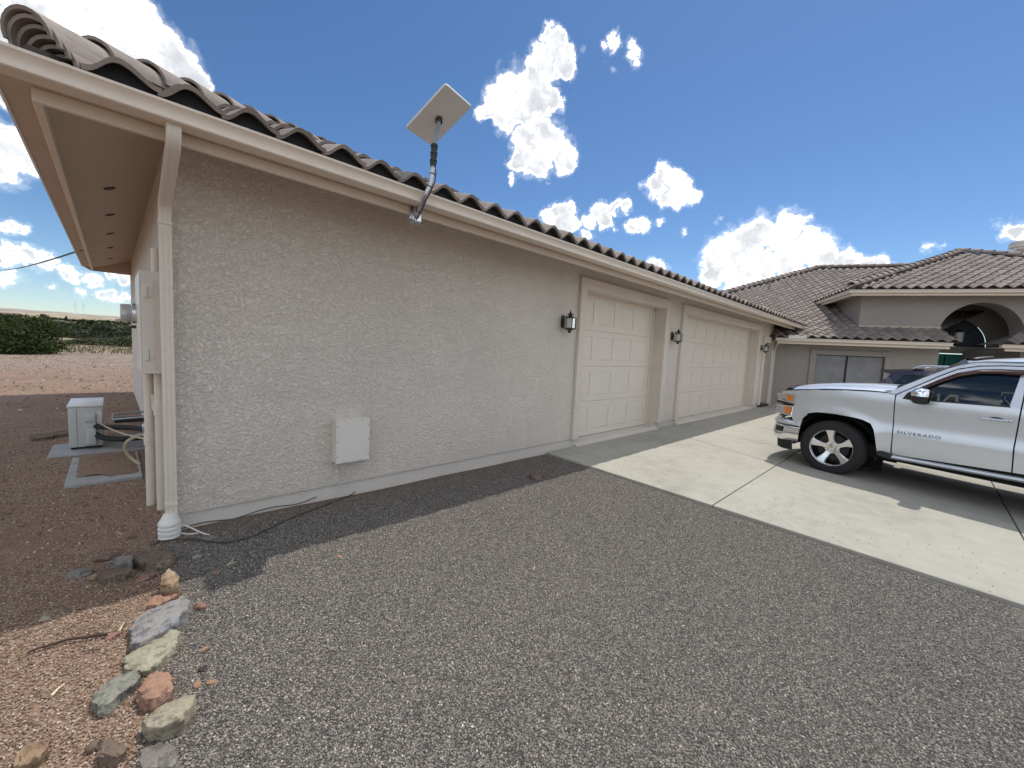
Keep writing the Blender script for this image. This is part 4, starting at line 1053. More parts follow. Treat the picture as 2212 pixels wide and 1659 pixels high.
# ------------------------------------------------------------------ utility things on and beside the walls
def utilities():
    t = thing('utility_box', 'square ivory metal utility box screwed low on the long stucco wall', 'utility box', (1.285, 0, .435))
    w, hgt = .16, .206
    MB().box(-w+.004, w-.004, -.100, -.0005, -hgt+.004, hgt-.004).build('box_body', MAT['white_box'], t)
    cv = MB().box(-w, w, -.112, -.1005, -hgt, hgt, .0025).build('cover', MAT['white_box'], t)
    for x, z in [(sx*(w-.012), z) for sx in (-1, 1) for z in (-.14, 0, .14)] + [(x, sz*(hgt-.012)) for sz in (-1, 1) for x in (-.085, .085)]:
        MB().lathe([(.0055, 0), (.0055, .003), (0, .004)], 8, Matrix.Translation((x, -.112, z)) @ Matrix.Rotation(pi/2, 4, 'X')).build('screw', MAT['greypipe'], cv)
    # service panel on the end wall
    t = thing('electrical_panel', 'tall beige electrical service panel on the end wall behind the downspout', 'electrical panel', (0, .62, 1.01))
    MB().box(-.155, -.0005, -.31, .33, .03, .80, .004).build('cabinet', MAT['white_box'], t)
    dr = MB().box(-.166, -.1555, -.305, .325, .04, .795, .003).build('cover_door', MAT['white_box'], t)
    m = MB()
    for z in (.13, .60): m.box(-.142, -.118, -.322, -.3105, z, z+.085, .003); m.box(-.115, -.09, -.316, -.3105, z+.012, z+.075)
    m.build('hinge', MAT['white_box'], dr)
    MB().box(-.09, -.004, -.3135, -.3105, .06, .735).build('side_plate', MAT['pvc'], t)
    MB().tube([(-.045, .02, .80), (-.045, .02, 1.02)], .032, 12).build('mast_conduit', MAT['pvc'], t, smooth=True)
    for y, x, r, zb in ((.10, -.105, .036, -1.13), (.03, -.060, .014, -1.15), (-.06, -.045, .038, -1.16)):
        c = MB().tube([(x, y, .03), (x, y, zb)], r, 14).build('conduit', MAT['pvc'], t, smooth=True)
        if r > .03: MB().lathe([(r+.006, 0), (r+.006, .09), (r, .092)], 14, Matrix.Translation((x, y, -.60 if y > 0 else -.33))).build('coupling', MAT['pvc'], c, smooth=30)
    MB().box(-.094, -.016, -.02, .05, -.30, -.17, .004).build('junction_box', MAT['pvc'], t)
    t = thing('electric_meter', 'round glass electric meter sticking out of the service panel', 'electric meter', (-.167, .88, 1.505))
    R = Matrix.Rotation(-pi/2, 4, 'Y')
    MB().lathe([(.0, 0), (.082, 0), (.082, .024), (.076, .028), (.0, .028)], 24, R).build('collar', MAT['alu'], t, smooth=30)
    MB().lathe([(.068, .028), (.068, .062), (.0, .064)], 24, R).build('meter_body', MAT['greypipe'], t, smooth=30)
    MB().lathe([(.073, .029), (.073, .088), (.066, .096), (.0, .099)], 24, R).build('glass_dome', MAT['lens'], t, smooth=30)
    MB().box(-.03, -.002, -.02, .02, -.125, -.10).build('seal_hasp', MAT['darkmetal'], t)
    t = thing('disconnect_box', 'small grey disconnect box on the end wall beside the air conditioner', 'electrical box', (0, 1.35, .26))
    MB().box(-.10, -.0005, -.07, .10, 0, .22, .006).build('box_body', MAT['white_box'], t); MB().prism([(-.115, .0), (-.1005, .0), (-.1005, .225), (-.130, .195)], -.075, .105, 'y').build('hood', MAT['steel'], t)
    # air conditioner on its pad
    t = thing('air_conditioner', 'pale grey outdoor air conditioner unit standing on a concrete pad', 'air conditioner', (-.56, 3.36, -.055))
    G = grainy('ac enamel', (.50, .52, .51), .04, 20, .4, .04, .001)
    MB().box(-.14, .14, -.355, .36, .03, .50, .012).build('casing', G, t, smooth=30)
    MB().box(-.148, .148, -.362, .367, .5005, .524, .006).build('top_cover', MAT['white'], t, smooth=30)
    MB().box(-.13, -.09, -.30, -.22, 0, .03).box(.09, .13, -.30, -.22, 0, .03).box(-.13, -.09, .22, .30, 0, .03).box(.09, .13, .22, .30, 0, .03).build('foot', MAT['darkmetal'], t)
    vc = MB().box(-.005, .085, -.395, -.3555, .055, .43, .008).build('valve_cover', G, t, smooth=30)
    MB().box(-.008, .08, -.415, -.3955, .33, .41, .006).box(.01, .082, -.412, -.3955, .06, .245, .006).build('cable_cover', G, vc, smooth=30)
    MB().box(-.075, -.070, -.3565, -.3545, .04, .49).build('panel_seam', MAT['greypipe'], t)
    MB().box(.09, .135, -.3575, -.3555, .27, .44).build('rating_label', MAT['white'], t); MB().box(.10, .128, -.3585, -.358, .285, .300).build('label_bar', MAT['black'], t)
    m = MB()
    for i in range(7): r = .03+.027*i; m.lathe([(r-.004, 0), (r+.004, .004), (r-.004, .008)], 28, Matrix.Translation((-.142, -.02, .26)) @ Matrix.Rotation(-pi/2, 4, 'Y'))
    m.build('fan_guard', MAT['darkmetal'], t, smooth=True)
    pad = MB().box(-.415, .40, -.50, .52, -.06, 0, .008).build('concrete_pad', MAT['grey_slab']); pad.location = (-.44, 3.26, -.055); tag(pad, 'pale concrete pad under the air conditioner', 'concrete pad')
    sb = MB().box(-.265, .265, -.58, .58, -.05, .02, .008).build('concrete_slab', MAT['grey_slab']); sb.location = (-.395, 2.09, -.085); tag(sb, 'concrete slab half covered with soil in front of the air conditioner', 'concrete slab')
    m = MB(); rr = random.Random(3); o = [(-.215 + .02*rr.random(), .55)]
    pts = [(-.21, .56), (.24, .56), (.245, -.42), (.16, -.46), (.02, -.45), (-.02, -.36), (-.20, -.33)]
    patch(m, dens(pts, .08), [], lambda a, b: (a + .012*noise.noise(Vector((a*20, b*20, 0))), b + .012*noise.noise(Vector((a*20, b*20, 5))), .021 + .012*min(1, 8*max(0, min(.24-abs(a), .56-b, b+.46))) + .006*noise.noise(Vector((a*25, b*25, 1)))), .05)
    d = m.build('soil_cover', MAT['ground'], sb, smooth='all', fix=False); d['kind'] = 'stuff'
    # hoses between the unit and the wall
    def hose(name, pts, r, m_, lb, n=8):
        o = MB().tube(pts, r, n).build(name, m_, smooth=True); return tag(o, lb, 'hose')
    def bez(P, n=14):
        out = []
        for i in range(n+1):
            s = i/n; out.append(sum((Vector(p)*c for p, c in zip(P, ((1-s)**3, 3*s*(1-s)**2, 3*s*s*(1-s), s**3))), Vector((0, 0, 0))))
        return out
    hose('insulated_pipe', bez([(-.49, 3.0, .22), (-.40, 2.90, .18), (-.2, 2.6, .28), (-.02, 2.3, .22)]), .030, MAT['rubber'], 'upper black insulated refrigerant pipe from the air conditioner to the wall')
    hose('insulated_pipe', bez([(-.49, 3.0, .12), (-.38, 2.85, .03), (-.22, 2.7, .10), (-.02, 2.4, .14)]), .032, MAT['rubber'], 'lower black insulated refrigerant pipe lying nearer the pad')
    hose('condensate_hose', bez([(-.03, 2.0, .26), (-.30, 1.95, .26), (-.30, 2.15, .06), (-.13, 2.0, -.07)]), .016, MAT['cream_hose'], 'cream flexible hose curving from the wall to the ground')
    hose('power_whip', bez([(-.45, 2.98, .25), (-.38, 2.80, .22), (-.30, 2.7, .16), (-.10, 1.5, .30)]), .009, MAT['cream_hose'], 'thin tan electric whip hanging beside the black pipes')
    vb = thing('wire_tray', 'open black wire frame lying over the pipes by the wall', 'wire frame', (-.18, 3.05, .27))
    MB().tube([(-.16, -.12, .02), (-.15, .12, .05), (.14, .14, .06), (.15, -.12, .03), (-.16, -.12, .02)], .011, 8).build('frame', MAT['steel'], vb, smooth=True); MB().box(-.14, .14, -.10, .12, -.03, .012).build('tray', MAT['black'], vb)
    for x, y, a, lb in ((-.98, 3.85, .15, 'left of two flat grey paving stones lying behind the concrete pad'), (-.80, 3.97, .05, 'right of two flat grey paving stones lying behind the concrete pad')):
        p = MB().box(-.09, .09, -.12, .12, -.03, .03, .006).build('paving_stone', MAT['rk_brown']); p.location = (x, y, ground_z(x, y)+.012); p.rotation_euler = (.03, -.04, a); tag(p, lb, 'paving stone', 'paving stones behind the pad')
    # cables on the ground and wall
    cg = [(-.16, -.17), (-.09, -.155), (.05, -.22), (.208, -.40), (.30, -.43), (.408, -.418), (.56, -.34), (.715, -.262), (.90, -.19), (1.074, -.125), (1.25, -.06), (1.32, -.02)]
    P = [Vector((x, y, ground_z(x, y)+.020)) for x, y in cg]; Q = []
    for i in range(len(P)-1):
        a, b, c, d = P[max(0, i-1)], P[i], P[i+1], P[min(len(P)-1, i+2)]
        for q in range(6):
            s = q/6; Q.append(.5*((2*b) + (c-a)*s + (2*a-5*b+4*c-d)*s*s + (3*b-a-3*c+d)*s**3))
    Q += [P[-1], Vector((1.36, .0, -.11))]
    o = MB().tube(Q, .0042, 8).build('ground_cable', MAT['cable'], smooth=True); tag(o, 'black cable snaking over the gravel from the downspout to the wall', 'cable')
    o = MB().tube([(1.22, -.09, .23), (1.22, -.012, .12), (1.20, -.007, .0), (1.17, .008, -.08), (1.13, .006, -.13)], .004, 6).build('white_wire', MAT['white_pvc'], smooth=True); tag(o, 'thin white wire dropping from the utility box to the ground', 'wire')
    Q = [Vector((.02 + .98*i/24, .009 - .004*sin(i), -.115 + .012*sin(i*.55) + .02*(i/24)**2)) for i in range(25)]
    o = MB().tube(Q, .0035, 6).build('thin_wire', MAT['cable'], smooth=True); tag(o, 'thin dark wire along the foot of the stucco wall', 'wire')
    for i, (P, lb) in enumerate(((bez([(.0, -.03, -.06), (.06, -.07, -.06), (.10, -.16, -.11), (.17, -.20, -.13)]), 'longer loose white wire end curling from the wall corner'), (bez([(.0, -.05, -.10), (.02, -.10, -.13), (.06, -.14, -.11), (.11, -.13, -.125)]), 'shorter loose white wire end beside the drain adapter'))):
        o = MB().tube(P, .005, 6).build('loose_wire', MAT['white_pvc'], smooth=True); tag(o, lb, 'wire')
    # overhead service wire from the rear of the eave
    a, b = Vector((-.62, 5.44, 2.56)), Vector((-9.4, 62, 7.3))
    o = MB().tube([a.lerp(b, i/20) - Vector((0, 0, .5*4*(i/20)*(1-i/20))) for i in range(21)], .014, 6).build('overhead_wire', MAT['cable'], smooth=True); tag(o, 'black overhead wire running from the left eave to the distance', 'wire')
utilities()
# ------------------------------------------------------------------ vehicles
def lerpt(tab, x):
    if x <= tab[0][0]: return tab[0][1]
    for (a, u), (b, v) in zip(tab, tab[1:]):
        if x <= b: t = (x-a)/(b-a); return u + (v-u)*t
    return tab[-1][1]
def pickup():
    az, pt = radians(8), radians(1.7)
    F = Vector((sin(az)*cos(pt), cos(az)*cos(pt), sin(pt))); Lf = Vector((-cos(az), sin(az), 0)); U = F.cross(Lf)
    T = Vector((7.137, -3.035, -.216)) - Lf*.955
    M = Matrix.Identity(4)
    for i in range(3): M[i][0], M[i][1], M[i][2], M[i][3] = F[i], Lf[i], U[i], T[i]
    t = thing('pickup_truck', 'silver crew cab pickup truck parked nose-in on the concrete driveway', 'pickup truck', M=M)
    SV = MAT['silver']
    PROF = [(.30, .86), (.40, .895), (.47, .928), (.56, .945), (.66, .953), (.705, .957), (.722, .966), (.76, .958), (.80, .945), (.88, .937), (1.00, .946), (1.10, .957), (1.18, .957), (1.22, .950), (1.25, .935), (1.28, .912), (1.5, .835), (1.72, .752), (1.85, .66)]
    def rake(x): return -.035*min(0, max(x, -3.5))-.03      # the swage lines climb a little to the rear
    AX = .11
    def ys(x, z):
        y = lerpt(PROF, z - max(0, rake(x))*.8)
        if x > -.5 and z < 1.15:                                # flared lip round the front arch
            d = math.hypot((x-AX)/1.0, (z-.42)/.92); y += .020*math.exp(-((d-.52)/.07)**2)*sstep(-.5, -.35, x)
        if x < -2.8:
            d = math.hypot((x+3.53)/1.0, (z-.42)/.92); y += .020*math.exp(-((d-.52)/.07)**2)
        if x > .45: y -= .15*((x-.45)/.5)**2
        if x > .45 and z > .66: y -= .05*sstep(.45, .75, x)*(z-.66)
        return y
    def side(sgn, off=0.0): return lambda x, z: (x, sgn*(ys(x, z)+off), z)
    def rim(sgn, d=.03): return lambda a, b: (0, -sgn*d, 0)
    ARCH = [(.535, .60), (.535, .55), (.50, .73), (.445, .823), (.34, .858), (.235, .868), (.10, .873), (-.013, .868), (-.12, .862), (-.202, .850), (-.288, .815), (-.335, .74), (-.365, .62), (-.394, .461)]
    FEND = [(-.485, 1.245), (-.416, 1.253), (-.224, 1.246), (.05, 1.224), (.3, 1.196), (.55, 1.158), (.70, 1.132), (.85, 1.098), (.885, 1.070), (.664, 1.075), (.660, .73), (.62, .655)] + ARCH + [(-.530, .447), (-.522, .70), (-.502, .95), (-.490, 1.15)]
    DOOR = [(-.545, .447), (-.533, .70), (-.513, .95), (-.501, 1.15), (-.50, 1.243), (-.555, 1.29), (-.70, 1.405), (-.86, 1.535), (-.99, 1.628), (-1.16, 1.682), (-1.35, 1.703), (-1.52, 1.710), (-1.532, 1.37), (-1.536, .80), (-1.556, .511)]
    WIN = [(-.60, 1.208), (-1.452, 1.252), (-1.487, 1.655), (-1.33, 1.660), (-1.16, 1.640), (-.992, 1.585), (-.85, 1.490), (-.70, 1.370), (-.60, 1.285)]
    RDOOR = [(-1.568, .511), (-1.548, .80), (-1.544, 1.37), (-1.532, 1.710), (-2.0, 1.722), (-2.35, 1.715), (-2.52, 1.66), (-2.60, 1.30), (-2.60, .90), (-2.52, .62), (-2.46, .54)]
    RWIN = [(-1.59, 1.262), (-1.585, 1.655), (-2.0, 1.668), (-2.33, 1.655), (-2.42, 1.60), (-2.47, 1.30)]
    RAIL = [(-.405, 1.262), (-.56, 1.385), (-.74, 1.515), (-.90, 1.630), (-1.04, 1.705), (-1.2, 1.742), (-1.5, 1.760), (-2.6, 1.775), (-2.80, 1.70), (-2.86, 1.30), (-2.86, .60), (-2.53, .55), (-2.61, .90), (-2.612, 1.30), (-2.53, 1.672), (-2.35, 1.728), (-2.0, 1.735), (-1.52, 1.722), (-1.35, 1.715), (-1.16, 1.694), (-.985, 1.640), (-.855, 1.548), (-.695, 1.418), (-.55, 1.302), (-.488, 1.252)]
    BED = [(-2.875, .60), (-2.875, 1.33), (-4.75, 1.37), (-4.78, .70), (-4.05, .66)] + [(-3.53+.50*cos(q), .44+.46*sin(q)) for q in [radians(10+10*i) for i in range(17)]] + [(-3.06, .60)]
    body = None
    for sg in (1, -1):
        m = MB()
        patch(m, FEND, [], side(sg), .055, rim(sg)); b = m.build('fender', SV, t, smooth=50)
        d = MB(); patch(d, DOOR, [WIN], side(sg), .055, rim(sg)); d = d.build('front_door', SV, t, smooth=50)
        g = MB(); patch(g, WIN, [], side(sg, -.012), .08); g.build('window_pane', MAT['glass'], d, smooth='all')
        # black sill strip, inner divider, rain visor
        m = MB(); m.grid(lambda i, j: side(sg, .004)(-.60-.86*i, 1.198+.044*i+.016*j), 20, 1); m.build('window_seal', MAT['black'], d)
        top = [(-.64, 1.318), (-.70, 1.370), (-.85, 1.490), (-.992, 1.590), (-1.16, 1.648), (-1.33, 1.668), (-1.525, 1.674)]
        low = [(-.66, 1.305), (-.72, 1.345), (-.87, 1.452), (-1.01, 1.545), (-1.17, 1.600), (-1.34, 1.616), (-1.52, 1.612)]
        m = MB()
        def vis(i, j):
            q = i*(len(top)-1); k_ = min(int(q), len(top)-2); f = q-k_
            a = Vector(top[k_]).lerp(Vector(top[k_+1]), f); b_ = Vector(low[k_]).lerp(Vector(low[k_+1]), f); c = a.lerp(b_, j)
            return side(sg, .004 + .035*sin(pi*.5*j))(c.x, c.y)
        m.grid(vis, 30, 5); m.build('rain_visor', MAT['visor'], d, smooth='all')
        m = MB(); m.grid(lambda i, j: side(sg, .006 + .030*sin(pi*j)**.6)(-1.262-.235*i, 1.066+.008*i+.030*j), 12, 6); m.build('door_handle', SV, d, smooth='all')
        m = MB(); m.grid(lambda i, j: side(sg, .003)(-1.31-.13*i, 1.082 + (.030 if j else -.012)*sin(pi*i)**.5 + .006*i), 12, 1); m.build('handle_recess', MAT['black'], d)
        MB().lathe([(.006, 0), (.006, .004), (0, .004)], 10, Matrix.Translation(side(sg, .033)(-1.47, 1.086)) @ Matrix.Rotation(-sg*pi/2, 4, 'X')).build('lock', MAT['black'], d)
        d = MB(); patch(d, RDOOR, [RWIN], side(sg), .07, rim(sg)); d = d.build('rear_door', SV, t, smooth=50)
        g = MB(); patch(g, RWIN, [], side(sg, -.012), .1); g.build('window_pane', MAT['glass'], d, smooth='all')
        m = MB(); m.grid(lambda i, j: side(sg, .004)(-1.555-.95*i, 1.240+.036*i+.016*j), 16, 1); m.build('window_seal', MAT['black'], d)
        m = MB(); m.grid(lambda i, j: side(sg, .006 + .030*sin(pi*j)**.6)(-2.26-.235*i, 1.102+.008*i+.030*j), 12, 6); m.build('door_handle', SV, d, smooth='all')
        m = MB(); patch(m, RAIL, [], side(sg), .06, rim(sg, .05)); m.build('pillar', SV, t, smooth=50)
        m = MB(); patch(m, BED, [], side(sg), .09, rim(sg)); m.build('bed_side', SV, t, smooth=50)
        # rocker, its black end cap, dark underside
        m = MB(); m.grid(lambda i, j: (-.535-2.0*i, sg*(.905+.03*sin(pi*j)), .383+.040*i*1.4 + (.058)*j), 24, 5); m.build('rocker_panel', SV, t, smooth='all')
        m = MB(); m.prism([(-.385, .475), (-.40, .40), (-.545, .378), (-.55, .445), (-.47, .465)], .84*sg, (.935)*sg, 'y'); m.build('mud_flap', MAT['black'], t)
        # headlamp pair: frames, clear bowls, amber markers
        def lamp(z0, z1, nm):
            ff = side(sg, .006)
            m = MB(); patch(m, [(.666, z1+.01), (.664, z0), (.93, z0+.02), (.955, z1-.02)], [], ff, .05, rim(sg, .04)); o = m.build('headlight', MAT['clear'], t, smooth=40)
            m = MB(); patch(m, [(.690, z1-.012), (.690, z0+.022), (.775, z0+.030), (.790, z1-.020)], [], side(sg, .012), .04, rim(sg, .01)); m.build('turn_signal', MAT['amber'], o, smooth=40)
            m = MB()
            for a, b in (((.666, z1+.012), (.955, z1-.016)), ((.664, z0-.004), (.93, z0+.016))): m.tube([side(sg, .012)(*Vector(a).lerp(Vector(b), q/8)) for q in range(9)], .007, 6)
            m.tube([side(sg, .012)(.668, z0+(z1-z0)*q/6) for q in range(7)], .007, 6).build('lamp_bezel', MAT['chrome'], o, smooth=True)
        lamp(.945, 1.065, 'upper'); lamp(.745, .880, 'lower')
        m = MB(); patch(m, [(.664, .935), (.662, .90), (.945, .91), (.95, .945)], [], side(sg, .004), .06); m.build('lamp_divider', MAT['black'], t)
        # mirror
        mo = MB(); c = Vector((-.76, sg*1.09, 1.265)); sp = lambda v, p: math.copysign(abs(v)**p, v)
        mo.grid(lambda i, j: (c.x + .085*sp(-cos(pi*j), .7), c.y + .125*sp(cos(2*pi*i), .6)*sin(pi*j)**.4, c.z + .098*sp(sin(2*pi*i), .6)*sin(pi*j)**.4), 28, 14)
        mo.prism([(-.56, 1.20), (-.60, 1.285), (-.70, 1.36), (-.72, 1.21)], sg*.935, sg*.955, 'y'); mo.tube([(-.66, sg*.94, 1.225), (-.74, sg*1.02, 1.23)], .045, 8)
        mo = mo.build('mirror', MAT['black'], t, smooth=40)
        m = MB(); m.grid(lambda i, j: (c.x + .004 + .090*sp(-cos(pi*j), .7), c.y + .131*sp(cos(pi*i), .6)*sin(pi*j)**.4, c.z + .004 + .101*sin(pi*i)**.6*sin(pi*j)**.4), 18, 14); m.build('mirror_cap', MAT['chrome'], mo, smooth='all')
        m = MB(); m.add([(c.x-.088, c.y+.10*a, c.z+.075*b) for a, b in ((-1, -1), (1, -1), (1, 1), (-1, 1))], [(0, 1, 2, 3)]); m.build('mirror_glass', MAT['glass'], mo)
        # wheel housings
        m = MB(); n = 18
        vs = [(xc+.50*cos(radians(-12+204*i/n)), sg*y, .40+.46*sin(radians(-12+204*i/n))) for xc in (AX, -3.53) for y in (.93, .45) for i in range(n+1)]
        fs = [(o+i, o+i+1, o+n+1+i+1, o+n+1+i) for o in (0, 2*(n+1)) for i in range(n)]
        m.add(vs, fs)
        for xc in (AX, -3.53): m.add([(xc-.5, sg*.45, .1), (xc+.5, sg*.45, .1), (xc+.5, sg*.45, .9), (xc-.5, sg*.45, .9)], [(0, 1, 2, 3)])
        m.build('wheel_well', MAT['void'], t, fix=False)
    # letters on the door flank
    def letters(txt, x0, z0, hgt, wid, sg, parent):
        cu = bpy.data.curves.new('door_lettering', 'FONT'); cu.body = txt; cu.size = 1; cu.extrude = .0; cu.space_character = 1.28
        ob = bpy.data.objects.new('door_lettering', cu); COL.objects.link(ob); bpy.context.view_layer.update()
        me = bpy.data.meshes.new_from_object(ob.evaluated_get(bpy.context.evaluated_depsgraph_get())); bpy.data.objects.remove(ob); bpy.data.curves.remove(cu)
        xs = [v.co.x for v in me.vertices]; hh = max(v.co.y for v in me.vertices); w = max(xs)-min(xs)
        bm = bmesh.new(); bm.from_mesh(me); r = bmesh.ops.extrude_face_region(bm, geom=bm.faces[:]); 
        up = {e for e in r['geom'] if isinstance(e, bmesh.types.BMVert)}
        for v in bm.verts:
            q = v.co.x/w; x = x0 - wid*q if sg > 0 else x0 - wid*(1-q); z = z0 + (rake(x)-rake(x0))*.9 + hgt*v.co.y/hh
            v.co = Vector((x, sg*(ys(x, z) + (.007 if v in up else .0005)), z))
        bmesh.ops.recalc_face_normals(bm, faces=bm.faces[:]); bm.to_mesh(me); bm.free(); me.materials.clear(); me.materials.append(MAT['badge'])
        link('door_lettering', me, parent)
    doors = [o for o in t.children if o.name.startswith('front_door')]
    letters('SILVERADO', -.565, .742, .036, .40, 1, doors[0]); letters('SILVERADO', -.565, .742, .036, .40, -1, doors[1])
    # bonnet
    def hoodz(x, y):
        e = lerpt([(-.50, 1.268), (-.2, 1.262), (.05, 1.243), (.3, 1.217), (.55, 1.178), (.72, 1.148), (.86, 1.110), (.95, 1.05)], x); q = abs(y)/.86
        return e + .058*(1-q**4)*sstep(1.0, .80, x)**.5 + .016*sstep(.62, .45, q)*sstep(.9, .5, x)
    def hood(i, j):
        y = -.86+1.72*j; x = -.46 - .0*i + (1.40 - .09*(y/.86)**2)*i; w = 1-.115*sstep(.45, .95, x)
        return (x + .06*(1-(y/.86)**2)*(1-i)*1.2, y*w, hoodz(x, y))
    m = MB().grid(hood, 40, 44); m.build('hood', SV, t, smooth='all')
    m = MB()
    def defl(i, j):
        y = -.84+1.68*i; x = .825 + .13*j - .09*(y/.86)**2; w = 1.01-.115*sstep(.45, .95, x)
        return (x, y*w, hoodz(x, y)+.012+.020*sin(pi*j))
    m.grid(defl, 30, 6); m.build('bug_deflector', MAT['visor'], t, smooth='all')
    m = MB().grid(lambda i, j: (-.36-.16*j + .10*(1-(2*i-1)**2), -.84+1.68*i, 1.275+.028*(1-(2*i-1)**4)+.012*j), 24, 3); m.build('cowl', MAT['black'], t)
    m = MB()
    for s_ in (-.25, .45): m.tube([(-.36, s_-.1, 1.33), (-.46, s_-.35, 1.37), (-.50, s_-.62, 1.39)], .010, 6)
    m.build('wiper', MAT['black'], t, smooth=True)
    # windscreen, roof, back of cab
    def ws(i, j):
        y = 2*i-1; c = 1-y*y
        return (-.47 + .13*c - (.60+.04*c)*j, y*(.885-.125*j-.0), 1.268 + .025*c + (.447+.04*c)*j)
    m = MB().grid(ws, 24, 14); m.build('windscreen', MAT['glass'], t, smooth='all')
    m = MB()
    for e in (0, 1): m.grid(lambda i, j: Vector(ws(e + (1-2*e)*.06*i, j)) + Vector((.004, 0, .006)), 2, 14)
    m.grid(lambda i, j: Vector(ws(i, .92+.08*j)) + Vector((.004, 0, .006)), 24, 2); m.build('windscreen_surround', MAT['black'], t, smooth='all')
    def rf(i, j):
        y = 2*i-1; c = 1-y*y; x0 = -1.065 + .085*c; x = x0 + (-2.84-x0)*j; e = lerpt([(-2.9, 1.70), (-2.6, 1.774), (-1.5, 1.760), (-1.2, 1.742), (-1.06, 1.713)], x if abs(y) > .99 else min(x, -1.06))
        return (x, y*.758, e + .006 + (.036 + .034*sstep(0, .35, j))*(1-abs(y)**2.4))
    m = MB().grid(rf, 24, 24); m.build('roof', SV, t, smooth='all')
    MB().grid(lambda i, j: (-1.05-.17*i, .33+(.030*(1-i*.4))*(2*j-1), 1.788 + .036*(i**.6)*(1-(2*j-1)**2)), 8, 6).build('roof_antenna', MAT['black'], t, smooth='all')
    m = MB(); m.grid(lambda i, j: (-2.80-.07*(1-j), -.72-.12*(1-j)+(1.44+.24*(1-j))*i, 1.32+.42*j), 8, 4); m.build('rear_window', MAT['glass'], t, smooth='all')
    # load bed, tailgate, rear bumper
    m = MB(); m.box(-4.74, -2.88, -.80, .80, .72, .74); m.box(-2.89, -2.865, -.86, .86, .74, 1.33); 
    for s_ in (1, -1): m.box(-4.74, -2.88, s_*.80 if s_ > 0 else -.94, .94 if s_ > 0 else -.80, 1.345, 1.37)
    m.build('load_bed', MAT['black'], t); MB().box(-4.80, -4.745, -.80, .80, .74, 1.36, .012).build('tailgate', SV, t, smooth=30)
    MB().box(-4.95, -4.78, -.95, .95, .50, .68, .03).build('rear_bumper', MAT['chrome'], t, smooth=30)
    for s_ in (1, -1): MB().box(-4.80, -4.72, *(sorted((s_*.80, s_*.945))), .92, 1.33, .01).build('tail_light', MAT['visor'], t, smooth=30)
    # front bumper with painted cap, grille, air dam
    def nose(y, x0): return x0 + .13*(1-abs(y/.93)**3.0)
    def bump_(i, j):
        a = -1+2*i; y = a*.95
        s = max(0, abs(a)-.80)/.20
        x = (.93 + .12*(1-abs(a/.80)**2.6)) if abs(a) <= .80 else .93 - .40*s
        yy = (.80*a/.80*1.0) if abs(a) <= .80 else math.copysign(.80 + .155*sin(min(1, s*2.2)*pi/2), a)
        z = [.345, .36, .42, .50, .56, .590, .600][j]; push = [-.05, -.012, .0, .0, -.01, -.020, -.05][j]
        zz = z + .0*s
        n_ = Vector((1-s, math.copysign(s, a), 0)).normalized() if s > 0 else Vector((1, 0, 0))
        return Vector((x, yy, zz)) + n_*push
    m = MB(); vs = [bump_(i/60, j) for i in range(61) for j in range(7)]; m.add(vs, [(i*7+j, (i+1)*7+j, (i+1)*7+j+1, i*7+j+1) for i in range(60) for j in range(6)]); fb = m.build('front_bumper', MAT['chrome'], t, smooth='all')
    def cap_(i, j):
        p = bump_(i, 5); z = [.606, .625, .655, .675, .680][j]; q = [.022, .024, .010, -.03, -.12][j]; s = max(0, abs(-1+2*i)-.80)/.20
        n_ = Vector((1-s, math.copysign(s, -1+2*i), 0)).normalized() if s > 0 else Vector((1, 0, 0))
        return Vector((p.x, p.y, z)) + n_*q
    m = MB(); vs = [cap_(i/60, j) for i in range(61) for j in range(5)]; m.add(vs, [(i*5+j, (i+1)*5+j, (i+1)*5+j+1, i*5+j+1) for i in range(60) for j in range(4)]); m.build('bumper_cap', SV, fb, smooth='all')
    for s_ in (1, -1): m = MB(); m.grid(lambda i, j: bump_(.5+s_*(.415+.030*i), 3) + Vector((.006, s_*.010, -.025+.085*j)), 4, 3); m.build('fog_light', MAT['black'], fb)
    m = MB(); m.grid(lambda i, j: Vector(((lambda p: (p.x*.955-.02*(1-j), p.y*.965, .205+.16*j))(bump_(.03+.94*i, 1)))), 60, 3); m.build('air_dam', MAT['rubber'], t, smooth='all')
    m = MB(); m.grid(lambda i, j: (nose(-.66+1.32*i, .84)-.03, -.66+1.32*i, .68+.40*j), 24, 4); gr = m.build('grille', MAT['darkmetal'], t)
    m = MB()
    for z in (.70, .80, .905, 1.0, 1.07): m.tube([(nose(-.66+1.32*i/20, .85)-.01, -.66+1.32*i/20, z) for i in range(21)], .014, 6)
    m.build('grille_bar', MAT['chrome'], gr, smooth=True)
    # underbody
    m = MB(); m.box(-4.7, .62, -.80, .80, .34, .50); m.box(-.35, .60, -.42, .42, .22, 1.1); m.box(-2.5, -.56, -.90, .90, .45, .55); m.build('underbody', MAT['void'], t)
    m = MB(); m.box(-2.75, -.6, -.86, .86, .55, 1.15).build('cabin_trim', MAT['void'], t)
    # wheels
    R = .385
    def wheel():
        w = bpy.data.objects.new('wheel', None); COL.objects.link(w); w.parent = t
        # local z is the axle, pointing outward
        m = MB(); prof = [(.262, -.13), (.31, -.135), (.355, -.128), (.378, -.10), (R, -.06), (R, .06), (.378, .10), (.355, .125), (.31, .134), (.262, .128)]
        m.lathe(prof, 56)
        ty = m.build('tyre', MAT['rubber'], w, smooth=30)
        tm = MB()
        for k in range(56):
            a = 2*pi*k/56
            for zz, sk in ((-.085, .03), (-.03, -.03), (.03, .03), (.085, -.03)): tm.box(-.014, .014, -.022, .022, R-.006, R+.006, 0, Matrix.Rotation(a+sk, 4, 'Z') @ Matrix.Rotation(pi/2, 4, 'Y') @ Matrix.Translation((-zz, 0, 0)))
